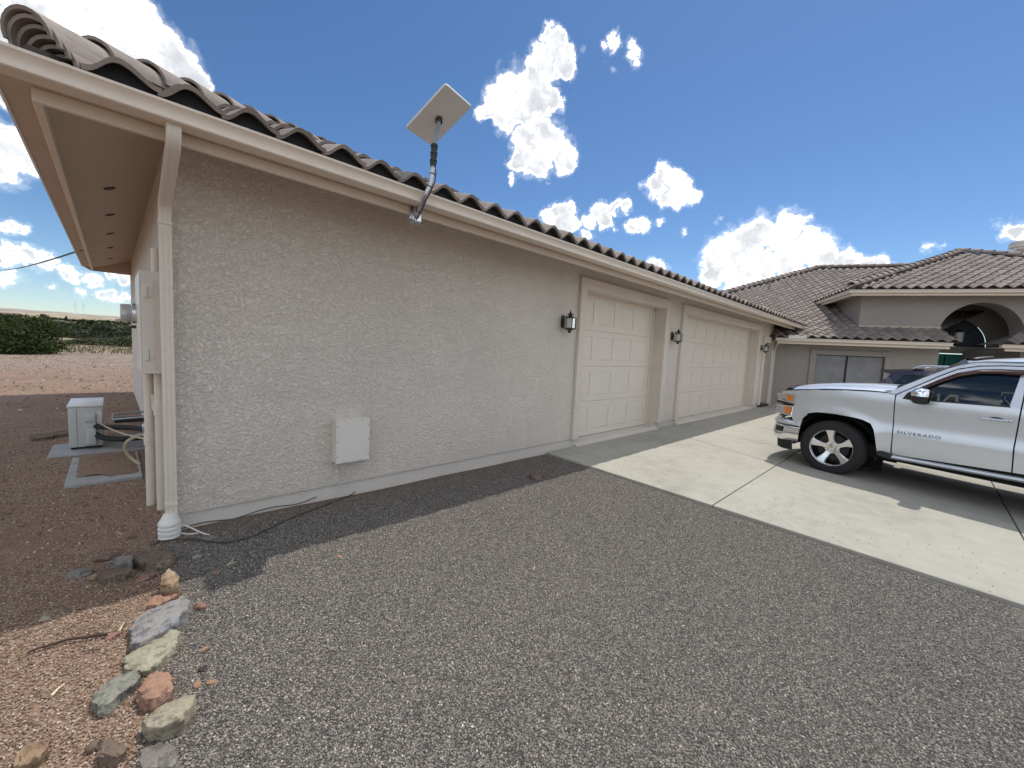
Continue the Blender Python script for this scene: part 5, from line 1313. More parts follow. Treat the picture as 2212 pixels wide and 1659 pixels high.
        tm.build('tread_block', MAT['rubber'], w)['kind'] = 'stuff'
        m = MB(); m.lathe([(.250, -.12), (.240, .02), (.246, .09), (.262, .118), (.270, .124), (.272, .116), (.262, .105), (.250, .10)], 56)
        def spoke(a):
            q = Matrix.Rotation(a, 4, 'Z'); vs = []
            for r_, w_, z_, d_ in ((.06, .048, .068, .05), (.11, .036, .080, .05), (.17, .042, .092, .045), (.225, .056, .100, .04), (.252, .068, .104, .03)):
                vs += [q @ Vector((r_, -w_, z_-.012)), q @ Vector((r_, -w_*.72, z_)), q @ Vector((r_, w_*.72, z_)), q @ Vector((r_, w_, z_-.012)), q @ Vector((r_, w_*.9, z_-d_)), q @ Vector((r_, -w_*.9, z_-d_))]
            fs = [(k*6+i, k*6+(i+1) % 6, (k+1)*6+(i+1) % 6, (k+1)*6+i) for k in range(4) for i in range(6)] + [tuple(range(5, -1, -1)), tuple(24+i for i in range(6))]
            m.add(vs, fs)
        for k in range(5): spoke(2*pi*k/5 + radians(64))
        m.lathe([(.094, .02), (.096, .064), (.088, .074), (.050, .070), (.046, .066)], 40)
        rm = m.build('rim', MAT['rim'], w, smooth=28)
        MB().lathe([(.046, .06), (.046, .084), (.040, .090), (.0, .092)], 24).build('hub_cap', MAT['rim'], w, smooth=30)
        MB().prism([(-.030, -.004), (-.024, .007), (-.008, .007), (-.006, .012), (.008, .012), (.010, .007), (.030, .007), (.024, -.006), (.008, -.006), (.006, -.011), (-.008, -.011), (-.010, -.004)], .0925, .0945, 'z').build('hub_badge', MAT['gold'], w)
        for k in range(6):
            a = 2*pi*k/6 + radians(90)
            MB().lathe([(.017, .066), (.017, .076)], 14, Matrix.Translation((.070*cos(a), .070*sin(a), 0))).build('nut_pocket', MAT['black'], w)
            MB().lathe([(.010, .07), (.010, .086), (.006, .090), (0, .090)], 6, Matrix.Translation((.070*cos(a), .070*sin(a), 0))).build('lug_nut', MAT['chrome'], w)
        MB().lathe([(.0, .0), (.19, .0), (.19, .018), (.0, .018)], 32).lathe([(.0, -.10), (.24, -.10), (.24, -.095), (0, -.095)], 24).build('brake_disc', MAT['darkmetal'], w, smooth=30)
        return w
    w = wheel()
    def put(w_, x, sg, zc): w_.matrix_local = Matrix.Translation((x, sg*.825, zc)) @ Matrix.Rotation(-sg*pi/2, 4, 'X') @ Matrix.Rotation(radians(0), 4, 'Z')
    for x, sg, zc in ((AX, -1, R-.015), (-3.53, 1, R-.02), (-3.53, -1, R-.02)): put(copy_tree(w, t), x, sg, zc)
    put(w, AX, 1, R-.015)
    return t
pickup()

def suv():
    az = radians(188); M = Matrix.Translation((11.15, -5.3, drive_z(-5.3))) @ Matrix.Rotation(radians(-96), 4, 'Z')
    t = thing('parked_suv', 'dark navy SUV with a roof spoiler parked beyond the pickup truck', 'SUV', M=M)
    NV = MAT['navy']; PR = [(.25, .84), (.45, .90), (.8, .93), (1.0, .92), (1.05, .90), (1.35, .79), (1.62, .68), (1.75, .60)]
    ys = lambda x, z: lerpt(PR, z) - .10*max(0, (abs(x)-1.9)/.5)**2
    # side outline: x forward; the tail is at the negative end
    BODY = [(-2.25, .45), (-2.30, .80), (-2.26, 1.05), (-2.04, 1.38), (-1.86, 1.58), (-1.2, 1.66), (-.2, 1.67), (.35, 1.60), (.95, 1.20), (1.05, 1.08), (1.9, 1.0), (2.2, .85), (2.25, .45), (1.82, .38)] + [(1.40+.38*cos(radians(10+16*i)), .36+.38*sin(radians(10+16*i))) for i in range(11)] + [(.98, .30), (-.95, .30)] + [(-1.38+.38*cos(radians(10+16*i)), .36+.38*sin(radians(10+16*i))) for i in range(11)] + [(-1.82, .38)]
    W1 = [(-.55, 1.06), (.92, 1.06), (.88, 1.13), (.34, 1.53), (-.50, 1.58)]; W2 = [(-1.30, 1.06), (-.62, 1.06), (-.57, 1.58), (-1.2, 1.57)]; W3 = [(-1.95, 1.10), (-1.38, 1.06), (-1.28, 1.55), (-1.72, 1.52), (-1.80, 1.42)]
    for sg in (1, -1):
        m = MB(); patch(m, BODY, [W1, W2, W3], lambda x, z: (x, sg*ys(x, z), z), .12, lambda a, b: (0, -sg*.04, 0)); b = m.build('body_side', NV, t, smooth=40)
        for Wn in (W1, W2, W3): m = MB(); patch(m, Wn, [], lambda x, z: (x, sg*(ys(x, z)-.012), z), .2); m.build('window_pane', MAT['glass'], b)
        m = MB(); m.tube([(-1.62, sg*.60, 1.655), (-1.50, sg*.61, 1.715), (-.1, sg*.61, 1.735), (.12, sg*.60, 1.66)], .018, 8); m.build('roof_rail', MAT['alu'], t, smooth=True)
        m = MB(); m.tube([(-1.90, sg*.70, 1.485), (-1.2, sg*.685, 1.605), (-.3, sg*.68, 1.615), (.35, sg*.70, 1.545)], .009, 6); m.build('window_trim', MAT['chrome'], b, smooth=True)
        MB().box(-2.26, -2.02, *(sorted((sg*.62, sg*.91))), .92, 1.12, .03).build('tail_light', MAT['visor'], t, smooth=30)
    m = MB(); m.grid(lambda i, j: (-1.80+2.15*i, (-.66+1.32*j)*(1.0), 1.60+.075*sin(pi*min(1, .15+.8*i)) + .02*(1-(2*j-1)**2)), 20, 14); m.build('roof', NV, t, smooth='all')
    m = MB(); m.grid(lambda i, j: (.35+.65*i, (-.68+1.36*j)*(1+.22*i), 1.59-.47*i+.03*(1-(2*j-1)**2)), 8, 10); m.build('windscreen', MAT['glass'], t, smooth='all')
    m = MB(); m.grid(lambda i, j: (1.0+1.22*i, -.88+1.76*j, 1.13-.22*i**2+.04*(1-(2*j-1)**2)), 10, 10); m.build('hood', NV, t, smooth='all')
    m = MB(); m.grid(lambda i, j: (-1.90-.37*i, -.66-.16*i+(1.32+.32*i)*j, 1.56-.50*i), 8, 8); rg = m.build('rear_window', MAT['glass'], t, smooth='all')
    m = MB(); m.grid(lambda i, j: (-2.22-.05*i, -.86+1.72*j, 1.06-.6*i), 4, 8); m.build('tailgate', NV, t, smooth='all')
    m = MB(); m.grid(lambda i, j: (2.22+.05*sin(pi*i), -.86+1.72*j, .40+.5*i), 4, 8); m.build('front_end', NV, t, smooth='all')
    m = MB(); m.prism([(-1.60, 1.645), (-2.06, 1.615), (-2.10, 1.590), (-2.08, 1.570), (-1.90, 1.520), (-1.70, 1.50)], -.665, .665, 'y'); m.build('spoiler', NV, t, smooth=30)
    MB().box(-2.1, 2.1, -.82, .82, .22, .5).build('underbody', MAT['void'], t)
    w = bpy.data.objects.new('wheel', None); COL.objects.link(w); w.parent = t
    MB().lathe([(.22, -.10), (.30, -.11), (.35, -.08), (.35, .08), (.30, .11), (.22, .10)], 36).build('tyre', MAT['rubber'], w, smooth=30)
    m = MB(); m.lathe([(.215, .02), (.22, .09), (.235, .105)], 36)
    for k in range(5): m.box(.03, .22, -.03, .03, .05, .09, 0, Matrix.Rotation(2*pi*k/5, 4, 'Z'))
    m.build('rim', MAT['rim'], w, smooth=30)
    for x, sg in ((1.40, -1), (-1.38, 1), (-1.38, -1)): copy_tree(w, t).matrix_local = Matrix.Translation((x, sg*.80, .35)) @ Matrix.Rotation(-sg*pi/2, 4, 'X')
    w.matrix_local = Matrix.Translation((1.40, .80, .35)) @ Matrix.Rotation(-pi/2, 4, 'X')
suv()
# ------------------------------------------------------------------ stones, sticks
def rock(name, label, x, y, w, d, h, seed, material, rz=0.0, tilt=(0, 0), facets=14, sink=.25, flat=None, cat='rock', group=None, sub=3, rough=.05):
    """angular stone: a ball cut by random planes, a little weathered"""
    R = random.Random(seed); bm = bmesh.new(); bmesh.ops.create_icosphere(bm, subdivisions=sub, radius=1.0)
    planes = []
    for _ in range(facets):
        n = Vector((R.gauss(0, 1), R.gauss(0, 1), R.gauss(0, .8))).normalized(); planes.append((n, R.uniform(.62, .9)))
    if flat is not None: planes += [(Vector((R.gauss(0, .06), R.gauss(0, .06), 1)).normalized(), flat)]
    for v in bm.verts:
        for _ in range(2):
            for n, dd in planes:
                q = v.co.dot(n)
                if q > dd: v.co -= n*(q-dd)*.97
        v.co += v.co.normalized()*noise.noise(v.co*2.2+Vector((seed, 0, 0)))*rough + v.co.normalized()*noise.noise(v.co*6+Vector((seed, 0, 0)))*rough*.5
    M = Matrix.Rotation(rz, 4, 'Z') @ Matrix.Rotation(tilt[0], 4, 'X') @ Matrix.Rotation(tilt[1], 4, 'Y')
    sx = 1/max(abs(v.co.x) for v in bm.verts); sy = 1/max(abs(v.co.y) for v in bm.verts); sz = 1/max(abs(v.co.z) for v in bm.verts)
    for v in bm.verts: v.co = Vector((v.co.x*sx*w/2, v.co.y*sy*d/2, v.co.z*sz*h/2))
    me = bpy.data.meshes.new(name); bm.to_mesh(me); bm.free(); me.materials.append(material); me.shade_smooth(); me.set_sharp_from_angle(angle=radians(24))
    o = bpy.data.objects.new(name, me); COL.objects.link(o)
    zz = min((M @ v.co).z for v in me.vertices); o.matrix_world = Matrix.Translation((x, y, ground_z(x, y) - zz - h*sink)) @ M
    return tag(o, label, cat, group)
def slab_rock(name, label, outline, h, seed, material, tilt=(0, 0), group=None, cat='rock', undercut=.0, bulge=.5):
    """split stone with a traced plan, a nearly flat broken top and rough sides"""
    c = sum((Vector(p) for p in outline), Vector((0, 0)))/len(outline); z0 = ground_z(c.x, c.y)
    P = [Vector(p)-c for p in dens(outline, .012)]; n = len(P); off = Vector((seed*7.3, seed*3.1, 0))
    vs = []; fs = []
    h *= .78; rings = [(.97, -.045), (1.0, .06*h), (1.015, .40*h), (1.01, .72*h), (.998, .92*h), (.955, 1.0*h), (.70, 1.03*h), (.38, 1.04*h)]
    for k, (s, z) in enumerate(rings):
        for q in P:
            v = q*s; d = Vector((v.x, v.y, z)); a = noise.noise(d*20+off) + .7*noise.cell(d*26+off); b = noise.noise(d*60+off) + .5*noise.cell(d*75+off)
            rough = .011 if 0 < k < 5 else .004
            o = q.normalized()*(a*rough + b*rough*.45); zz = z + (tilt[0]*v.x + tilt[1]*v.y)*(1 if k > 2 else k/3) + (.006*a + .0025*b if k > 3 else .008*a)
            vs.append((v.x+o.x, v.y+o.y, zz))
    m = len(rings)
    for k in range(m-1):
        for i in range(n): fs.append((k*n+i, k*n+(i+1) % n, (k+1)*n+(i+1) % n, (k+1)*n+i))
    vs.append((0, 0, 1.04*h)); fs += [((m-1)*n+i, (m-1)*n+(i+1) % n, m*n) for i in range(n)]
    o = MB().add(vs, fs).build(name, material, smooth=32); o.location = (c.x, c.y, z0); return tag(o, label, cat, group)
def stones():
    G = 'rocks edging the gravel'; D = radians
    B = 'border_rock'
    slab_rock(B, 'tan banded rock with a mossy top standing on end at the shadow edge', [(-0.143, -0.821), (-0.108, -0.78), (-0.08, -0.837), (-0.069, -0.896), (-0.083, -0.946), (-0.112, -0.962), (-0.155, -0.91)], .13, 1, MAT['rk_tan'], (.1, .15), G)
    slab_rock(B, 'large flat blue grey slab rock in the border', [(-0.282, -1.145), (-0.238, -1.071), (-0.177, -1.04), (-0.113, -1.052), (-0.067, -1.025), (-0.042, -1.115), (-0.062, -1.209), (-0.12, -1.287), (-0.184, -1.337), (-0.252, -1.343), (-0.285, -1.323)], .075, 2, MAT['rk_blue'], (.10, -.05), G)
    slab_rock(B, 'crumbling orange rock behind the blue grey slab', [(-0.205, -0.938), (-0.163, -0.902), (-0.117, -0.928), (-0.09, -0.969), (-0.126, -1.0), (-0.176, -1.02), (-0.21, -0.99)], .05, 3, MAT['rk_orange'], (0, 0), G)
    slab_rock(B, 'pale yellowish slab rock with a dark cracked edge', [(-0.312, -1.382), (-0.296, -1.364), (-0.252, -1.342), (-0.195, -1.322), (-0.138, -1.308), (-0.109, -1.362), (-0.12, -1.421), (-0.16, -1.486), (-0.207, -1.537), (-0.259, -1.518), (-0.293, -1.479)], .055, 4, MAT['rk_pale'], (.08, .02), G)
    slab_rock(B, 'long grey green rock pointing at the camera in the border', [(-0.401, -1.564), (-0.357, -1.529), (-0.299, -1.523), (-0.269, -1.536), (-0.268, -1.58), (-0.311, -1.638), (-0.357, -1.677), (-0.384, -1.664), (-0.402, -1.612)], .065, 5, MAT['rk_green'], (.12, .0), G)
    slab_rock(B, 'orange pink granite block rock in the border', [(-0.248, -1.627), (-0.212, -1.614), (-0.175, -1.642), (-0.165, -1.70), (-0.171, -1.762), (-0.202, -1.772), (-0.244, -1.761), (-0.278, -1.674)], .085, 6, MAT['rk_orange'], (.08, .10), G)
    slab_rock(B, 'big rounded layered tan rock nearest the gravel', [(-0.229, -1.827), (-0.176, -1.815), (-0.132, -1.831), (-0.112, -1.87), (-0.119, -1.918), (-0.164, -1.952), (-0.219, -1.956), (-0.259, -1.91), (-0.271, -1.855)], .09, 7, MAT['rk_layer'], (.12, -.05), G)
    slab_rock(B, 'small dark brown rock with a lit right face', [(-0.377, -1.872), (-0.361, -1.866), (-0.341, -1.90), (-0.32, -1.904), (-0.310, -1.938), (-0.341, -1.960), (-0.380, -1.924)], .06, 8, MAT['rk_brown'], (-.3, .1), G)
    rock(B, 'tiny brown rock beside the small dark brown rock', -.40, -1.82, .05, .045, .04, 89, MAT['rk_brown'], D(50), (0, 0), 9, .25, group=G)
    slab_rock(B, 'half buried tan rock alone at the lower left of the soil', [(-0.590, -1.72), (-0.565, -1.700), (-0.529, -1.738), (-0.510, -1.776), (-0.535, -1.800), (-0.575, -1.790)], .05, 9, MAT['rk_tan'], (.25, .1), G)
    slab_rock(B, 'flat grey brown rock sunk in the ground closest to the camera', [(-0.286, -1.988), (-0.263, -1.948), (-0.224, -1.957), (-0.187, -1.997), (-0.182, -2.047), (-0.2, -2.097), (-0.279, -2.035)], .022, 10, MAT['rk_grey'], (0, 0), G)
    G2 = 'rocks in the shade by the downspout'; B = 'shade_rock'
    slab_rock(B, 'broad brown boulder in the shade below the downspout', [(-0.259, -0.382), (-0.19, -0.334), (-0.092, -0.373), (-0.048, -0.477), (-0.079, -0.561), (-0.165, -0.549), (-0.22, -0.484)], .085, 11, MAT['rk_brown'], (-.1, .1), G2)
    slab_rock(B, 'flat grey slab rock lying on darker stones in the shade', [(-0.366, -0.384), (-0.331, -0.325), (-0.287, -0.321), (-0.245, -0.392), (-0.265, -0.459), (-0.325, -0.463)], .085, 12, MAT['rk_grey'], (0, 0), G2)
    slab_rock(B, 'dark block rock in front of the flat grey slab', [(-0.411, -0.437), (-0.367, -0.430), (-0.27, -0.48), (-0.258, -0.547), (-0.32, -0.565), (-0.399, -0.52)], .05, 13, MAT['rk_brown'], (.1, 0), G2)
    rock(B, 'dark low rock at the left end of the shaded pile', -.485, -.33, .14, .09, .055, 124, MAT['rk_grey'], D(-10), (0, 0), 11, .25, group=G2)
    rock(B, 'flat brown rock between the shaded boulder and the tan banded rock', -.195, -.60, .125, .07, .03, 125, MAT['rk_red'], D(12), (0, 0), 11, .2, .5, group=G2)
    rock(B, 'small tan rock at the foot of the shaded pile', -.425, -.43, .06, .05, .04, 126, MAT['rk_tan'], D(40), (0, 0), 11, .25, group=G2)
    rock(B, 'rough brown rock behind the flat grey slab', -.36, -.20, .16, .08, .05, 127, MAT['rk_brown'], D(-8), (0, 0), 11, .25, group=G2)
    S_ = [('flat tan stone chip in the shade right of the rock border', .215, -.72, .07, .045, .02, 'rk_pale'), ('small tan stone below the flat tan chip', .125, -.80, .04, .035, .03, 'rk_orange'), ('flat grey stone at the foot of the wall near the corner', .155, -.27, .115, .06, .035, 'rk_grey'), ('flat brown stone further along the foot of the wall', .46, -.23, .12, .06, .035, 'rk_brown'), ('elongated red stone right of the blue grey slab', .0, -1.13, .085, .045, .045, 'rk_red'), ('small orange stone on the gravel below the red stone', -.03, -1.50, .05, .035, .028, 'rk_orange'), ('dark purple stone on the gravel', -.055, -1.635, .045, .04, .028, 'rk_purple'), ('small orange stone right of the dark purple stone', -.035, -1.745, .045, .035, .025, 'rk_orange'), ('small orange stone left of its twin by the orange block', -.085, -1.72, .04, .03, .025, 'rk_orange'), ('brown square stone on the gravel by the driveway corner', 3.27, -.69, .20, .14, .11, 'rk_brown'), ('pinkish flat stone left of the blue grey slab', -.345, -1.13, .07, .05, .025, 'rk_red'), ('pale lit stone at the edge of the eave shadow', -.60, -.76, .06, .05, .02, 'rk_pale'), ('bluish stone beside the shaded boulder', .06, -.50, .06, .045, .03, 'rk_blue'), ('beige stone in mid gravel', .80, -1.05, .045, .035, .022, 'rk_orange')]
    for i, (lb, x, y, w, d, h, m_) in enumerate(S_): rock('stone', lb, x, y, w, d, h, 200+i, MAT[m_], i*1.3, (0, 0), 10, .22, .6, 'stone', None, 2)
    for x, y, lb, rz in ((.691, -2.613, 'left of two white stone chips on the gravel', .3), (.722, -2.640, 'right of two white stone chips on the gravel', 1.9)): rock('stone_chip', lb, x, y, .026, .018, .010, int(x*100), MAT['chip'], rz, (.2, .1), 7, .1, .5, 'stone', 'white chips on the gravel', 1)
    # rubble in the shaded side yard
    R = random.Random(8)
    for i in range(26):
        x, y = R.uniform(-1.6, -.1), R.uniform(-.3, 2.4); s = R.uniform(.02, .06)
        rock('yard_rubble', 'small brown stone strewn in the shaded side yard', x, y, s*1.4, s, s*.5, 300+i, MAT[R.choice(('rk_brown', 'rk_grey', 'rk_red', 'rk_brown'))], R.uniform(0, 6), (0, 0), 9, .25, None, 'stone', 'rubble strewn in the side yard', 1)
    def stick(name, lb, pts, r, m_, cat):
        P = [Vector((x, y, ground_z(x, y)+.012+dz)) for x, y, dz in pts]
        o = MB().tube(P, [r*(1-.55*i/(len(P)-1)) for i in range(len(P))], 7).build(name, MAT[m_], smooth=True); return tag(o, lb, cat)
    stick('twig', 'dark bent twig lying on the lit soil', [(-.37, -1.115, .004), (-.40, -1.10, .008), (-.44, -1.085, .006), (-.50, -1.06, .010), (-.56, -1.052, .004), (-.60, -1.05, .006), (-.632, -1.054, .0)], .0085, 'twig', 'twig')
    stick('twig', 'very short dark twig below the bent one', [(-.40, -1.21, .0), (-.43, -1.195, .003), (-.455, -1.19, 0)], .003, 'twig', 'twig')
    stick('straw', 'pale straw splinter lying alone on the soil', [(-.529, -1.435, 0), (-.513, -1.41, .004), (-.497, -1.387, 0)], .006, 'straw', 'straw')
    stick('straw', 'pale straw splinter left of the blue grey slab', [(-.325, -1.115, 0), (-.315, -1.08, .004), (-.305, -1.05, 0)], .005, 'straw', 'straw')
    stick('straw', 'pale straw splinter on the gravel at the bottom', [(.55, -2.93, .0), (.565, -2.905, .004), (.585, -2.885, 0)], .0045, 'straw', 'straw')
    stick('straw', 'thin curved straw on the middle gravel', [(1.78, -2.0, .0), (1.81, -1.99, .006), (1.84, -1.965, .003)], .003, 'straw', 'straw')
stones()

# ------------------------------------------------------------------ plants and the far country
def leaves(lobes, n, size, seed, elong=1.6, shell=.55):
    """many small leaf faces filling lobes (x, y, z, rx, ry, rz)"""
    R = random.Random(seed); mb = MB(); vol = [l[3]*l[4]*l[5] for l in lobes]; tot = sum(v**(2/3) for v in vol)
    for l, v in zip(lobes, vol):
        for _ in range(int(n*v**(2/3)/tot)):
            d = Vector((R.gauss(0, 1), R.gauss(0, 1), R.gauss(0, 1))).normalized()
            q = shell + (1-shell)*R.random(); q *= 1 + .16*noise.noise(d*2.7+Vector((l[0], l[1], seed)))*1.6
            p = Vector((l[0]+d.x*l[3]*q, l[1]+d.y*l[4]*q, l[2]+d.z*l[5]*q))
            a = (d*.5 + Vector((R.gauss(0, 1), R.gauss(0, 1), R.gauss(0, 1)))).normalized(); b = a.orthogonal().normalized(); b = Matrix.Rotation(R.uniform(0, 6.3), 3, a) @ b; c = a.cross(b)
            s = size*R.uniform(.6, 1.4)
            mb.add([p - b*s*elong, p + c*s*.5, p + b*s*elong, p - c*s*.5], [(0, 1, 2, 3)])
    return mb
def shrub(name, label, x, y, w, h, material, seed, n, size, cat='bush', group=None, dp=None, lift=.0):
    R = random.Random(seed); z = ground_z(x, y); t = thing(name, label, cat, (x, y, z), 0, group)
    dp = dp or w*.8; lob = []
    for i in range(9): a = 2*pi*i/9 + R.uniform(-.3, .3); rr = R.uniform(.25, .62); lob.append((w*.5*rr*cos(a), dp*.5*rr*sin(a), h*R.uniform(.36, .66)+lift, w*R.uniform(.17, .26), dp*R.uniform(.17, .26), h*R.uniform(.24, .34))); lob.append((w*.5*.66*cos(a+.3), dp*.5*.66*sin(a+.3), h*.20, w*.19, dp*.19, h*.21))
    lob.append((0, 0, h*.55+lift, w*.3, dp*.3, h*.40))
    leaves(lob, n, size, seed).build('foliage', MAT[material], t, fix=False)
    m = MB()
    for i in range(7): a = 2*pi*i/7 + R.uniform(-.2, .2); m.tube([(.05*cos(a), .05*sin(a), -.05), (w*.12*cos(a), dp*.12*sin(a), h*.3), (w*.28*cos(a), dp*.28*sin(a), h*.6)], [.045*h/2, .03*h/2, .012*h/2], 6)
    m.build('stem', MAT['bark'], t, smooth=True); return t
def tree(label, x, y, w, h, material, seed, n, size, tall=False, group=None):
    z = ground_z(x, y); t = thing('tree', label, 'tree', (x, y, z), 0, group); R = random.Random(seed); lob = []
    k = 7 if tall else 8
    for i in range(k):
        f = i/(k-1); a = R.uniform(0, 6.3)
        rr = (w*.5*(1-.75*f) if tall else w*.5*R.uniform(.35, .6))
        lob.append(((0 if tall else w*.22)*cos(a), (0 if tall else w*.22)*sin(a), h*(.25+.65*f if tall else R.uniform(.45, .78)), rr, rr, h*(.16 if tall else .22)))
    leaves(lob, n, size, seed).build('crown', MAT[material], t, fix=False)
    MB().tube([(0, 0, -.1), (0.02*h, 0, h*.35), (0, 0, h*.8)], [h*.045, h*.03, h*.01], 7).build('trunk', MAT['bark'], t, smooth=True); return t
def country():
    shrub('green_bush', 'large dense green bush beyond the dirt yard at the far left', -4.75, 29.6, 5.7, 2.25, 'bush', 5, 26000, .055, dp=4.2)
    shrub('green_bush', 'greyish low bush behind the left side of the large green bush', -8.6, 34, 5.0, 2.3, 'scrub', 6, 4000, .10)
    G = 'scrub along the wire fence'
    for i, (x, y, w, h, m_, lb) in enumerate(((-1.6, 47, 3.4, .6, 'scrub', 'low olive shrub just right of the large green bush'), (1.3, 45, 4.2, 1.0, 'scrub', 'olive shrub against the corner of the garage'), (-.3, 50, 3.8, .65, 'scrub', 'low olive shrub between its two neighbours'), (2.2, 55, 4.2, 1.2, 'dark_scrub', 'dark shrub nearest the end wall of the garage'))):
        shrub('scrub_shrub', lb, x, y, w, h, m_, 20+i, 2600, .08, 'shrub', G)
    G = 'dark shrubs beyond the fence'
    R = random.Random(2)
    row = [(-5.0, 98, 10, 1.65), (-1.0, 94, 8, 1.5), (2.0, 96, 7, 1.7), (-9, 106, 10, 1.8), (4.6, 101, 8, 1.8), (-14, 110, 10, 1.7), (7, 108, 8, 1.7)]
    names = ('middle', 'one right of the middle', 'one nearest the garage corner', 'one left of the middle', 'one behind the garage corner', 'leftmost', 'rearmost')
    for i, (x, y, w, h) in enumerate(row): shrub('thicket', 'dark olive thicket beyond the wire fence, the %s of its row' % names[i], x, y, w, h, 'dark_scrub', 40+i, 2400, .20, 'shrub', G, dp=w*.6)
    # clumps of dry grass, uncountable
    mb = MB(); R = random.Random(77)
    for _ in range(5200):
        y = R.uniform(31, 72); x = R.uniform(-.17*y-3, .06*y+2); z = ground_z(x, y); s = R.uniform(.06, .20); a = R.uniform(0, 6.3)
        for _k in range(3):
            a += R.uniform(.6, 2); lx, ly = .12*cos(a), .12*sin(a)
            mb.add([(x-.03*sin(a), y+.03*cos(a), z), (x+.03*sin(a), y-.03*cos(a), z), (x+lx*s*2, y+ly*s*2, z+s)], [(0, 1, 2)])
    tag(mb.build('dry_grass', MAT['drygrass'], fix=False), kind='stuff')
    # low weeds dotted over the dirt yard
    mb = MB(); R = random.Random(31)
    for _ in range(260):
        y = R.uniform(9, 31); x = R.uniform(-.2*y-4, .05*y); z = ground_z(x, y); s = R.uniform(.04, .13); a = R.uniform(0, 6.3)
        for _k in range(5):
            a += R.uniform(.6, 2); mb.add([(x-.012*sin(a), y+.012*cos(a), z), (x+.012*sin(a), y-.012*cos(a), z), (x+s*cos(a), y+s*sin(a), z+s*R.uniform(.4, 1))], [(0, 1, 2)])
    tag(mb.build('yard_weeds', MAT['drygrass'], fix=False), kind='stuff')
    # post and wire fence
    t = thing('wire_fence', 'old post and rail fence across the dry grass beyond the bush', 'fence', (-2.0, 63.5, ground_z(-2, 63.5)))
    px = [-8.2, -6.2, -4.2, -2.4, -.85, -.35, .62, 1.5, 3.4, 5.4]
    for i, dx in enumerate(px):
        gz = ground_z(-2+dx+1.2, 63.5) - t.location.z; lean = (.12 if i in (4, 6) else .02)
        MB().tube([(dx+1.2, 0, gz-.1), (dx+1.2+lean*.5, 0, gz+.4), (dx+1.2+lean, 0, gz+(.85 if i % 2 else .98))], [.07, .065, .06], 7).build('fence_post', MAT['post'], t, smooth=True)
    for h in (.35, .55, .75): MB().tube([(x+1.2, 0, ground_z(x-.8, 63.5)-t.location.z+h-.04*(i % 2)) for i, x in enumerate(px)], .022 if h == .55 else .010, 5).build('fence_wire', MAT['post'], t, smooth=True)
    # houses on the far slope
    wl = grainy('far stucco', (.50, .40, .30), .1, .5, .9); wl2 = grainy('far pink stucco', (.46, .36, .30), .1, .5, .9); rf = grainy('far tiled roof', (.30, .22, .17), .15, .4, .9); rd = grainy('far dark roof', (.12, .10, .09), .15, .4, .9)
    def hse(label, az, r, w, d, hgt, wm, rm, rz):
        x, y = r*sin(radians(az)), r*cos(radians(az)); z = ground_z(x, y); t = thing('far_house', label, 'house', (x, y, z), rz, 'houses on the far slope')
        m = MB().box(-w/2, w/2, -d/2, d/2, -3, hgt); m.build('wall', wm, t)
        o = .8; rh = hgt + d*.16
        MB().add([(-w/2-o, -d/2-o, hgt), (w/2+o, -d/2-o, hgt), (w/2+o, d/2+o, hgt), (-w/2-o, d/2+o, hgt), (-w/2+d*.35, 0, rh), (w/2-d*.35, 0, rh)], [(0, 1, 5, 4), (1, 2, 5), (2, 3, 4, 5), (3, 0, 4), (3, 2, 1, 0)]).build('roof', rm, t)
        for k in range(3):
            cx = -w*.32 + w*.32*k; MB().box(cx-1.0, cx+1.0, -d/2-.06, -d/2-.01, .9, 2.3).build('window', MAT['glass'], t)
    hse('pale far house left of the others beside the bush top', -5.1, 560, 13, 8, 2.7, wl, rf, .2); hse('low far house with a dark roof', -3.7, 470, 11, 7, 2.3, wl2, rd, -.3)
    hse('pinkish far house left of the small round tree', -2.75, 640, 16, 9, 2.8, wl2, rf, .1); hse('pinkish far house right of the small round tree', -1.75, 660, 14, 9, 2.8, wl, rf, -.15)
    hse('far house with a dark domed looking roof on the skyline', -6.4, 900, 22, 13, 4, wl2, rd, .3); hse('grey far barn close to the garage corner', 1.0, 760, 20, 11, 5.5, wl2, rd, .0)
    G = 'trees on the far slope'
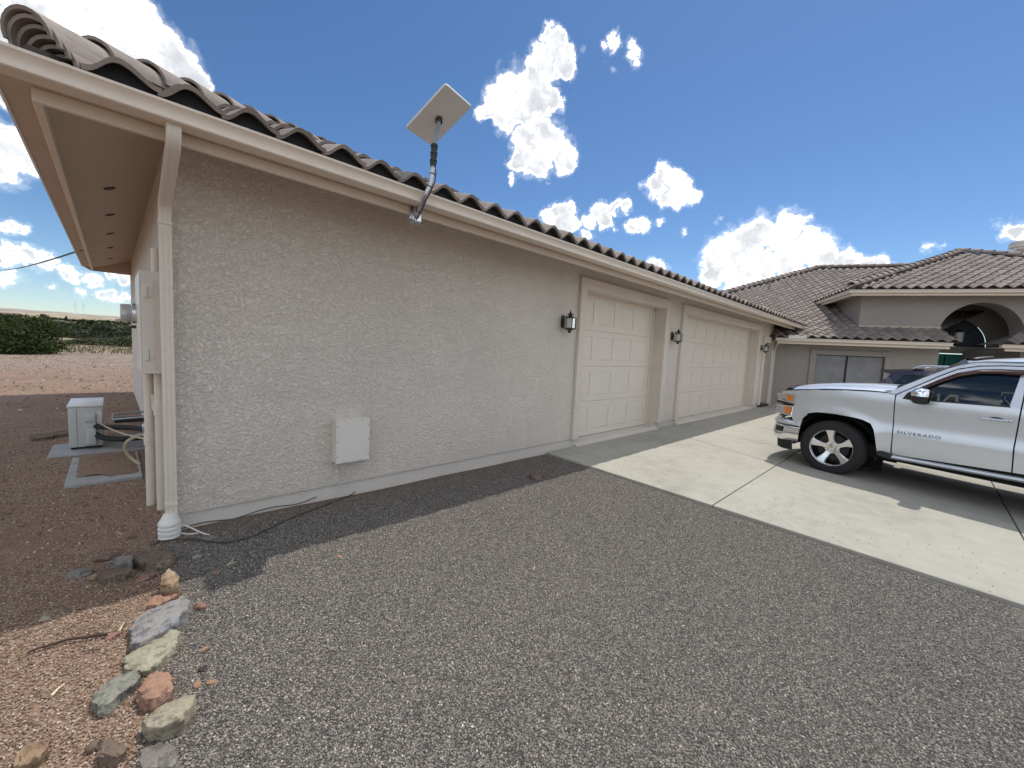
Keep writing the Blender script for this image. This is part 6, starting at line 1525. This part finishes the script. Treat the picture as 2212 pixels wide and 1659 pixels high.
    def tr(lb, az, r, w, h, m_, seed, tall=False, n=500, s=.5): x, y = r*sin(radians(az)), r*cos(radians(az)); tree(lb, x, y, w, h, m_, seed, n, s, tall, G)
    tr('tall narrow dark tree among the far houses', -3.1, 520, 3.4, 6.2, 'dark_scrub', 61, True, 500, .4); tr('small round tree between the far pink houses', -2.05, 540, 5, 4.6, 'dark_scrub', 62, False, 500, .4)
    tr('little tree right of the far pink houses', -1.4, 560, 3.4, 4, 'dark_scrub', 63, False, 400, .35); tr('big round dark tree nearer than the far houses', -.98, 170, 3.2, 3.0, 'dark_scrub', 64, False, 1600, .22)
    tr('thin topped tree on the skyline left of the houses', -4.5, 900, 8, 8, 'dark_scrub', 65, False, 400, .6)
    # far brush, uncountable: dots of scrub on the slope and ridge
    mb = MB(); R = random.Random(5)
    for _ in range(2600):
        az = radians(R.uniform(-14, 8)); r = 180 + 820*R.random()**1.3; x, y = r*sin(az), r*cos(az); z = ground_z(x, y); s = R.uniform(.8, 2.6)*(1+r/900)
        for _k in range(5):
            a = R.uniform(0, 6.3); b = R.uniform(-.3, 1.0); mb.add([(x+s*cos(a), y+s*sin(a), z), (x+s*cos(a+2), y+s*sin(a+2), z+s*.2), (x+s*.4*cos(a+4), y+s*.4*sin(a+4), z+s*(.7+.3*b))], [(0, 1, 2)])
    tag(mb.build('far_brush', MAT['dark_scrub'], fix=False), kind='stuff')
    # pylons far away, barely there
    for az, lb in ((-2.45, 'left of two tiny lattice masts on the skyline'), (-1.9, 'right of two tiny lattice masts on the skyline')):
        x, y = 2500*sin(radians(az)), 2500*cos(radians(az)); t = thing('power_mast', lb, 'mast', (x, y, 66), 0, 'masts on the skyline')
        MB().tube([(-4, 0, 0), (0, 0, 42)], .22, 4).tube([(4, 0, 0), (0, 0, 42)], .22, 4).build('leg', MAT['greypipe'], t); MB().tube([(-9, 0, 30), (9, 0, 30)], .2, 4).tube([(-7, 0, 36), (7, 0, 36)], .2, 4).build('crossarm', MAT['greypipe'], t)
country()
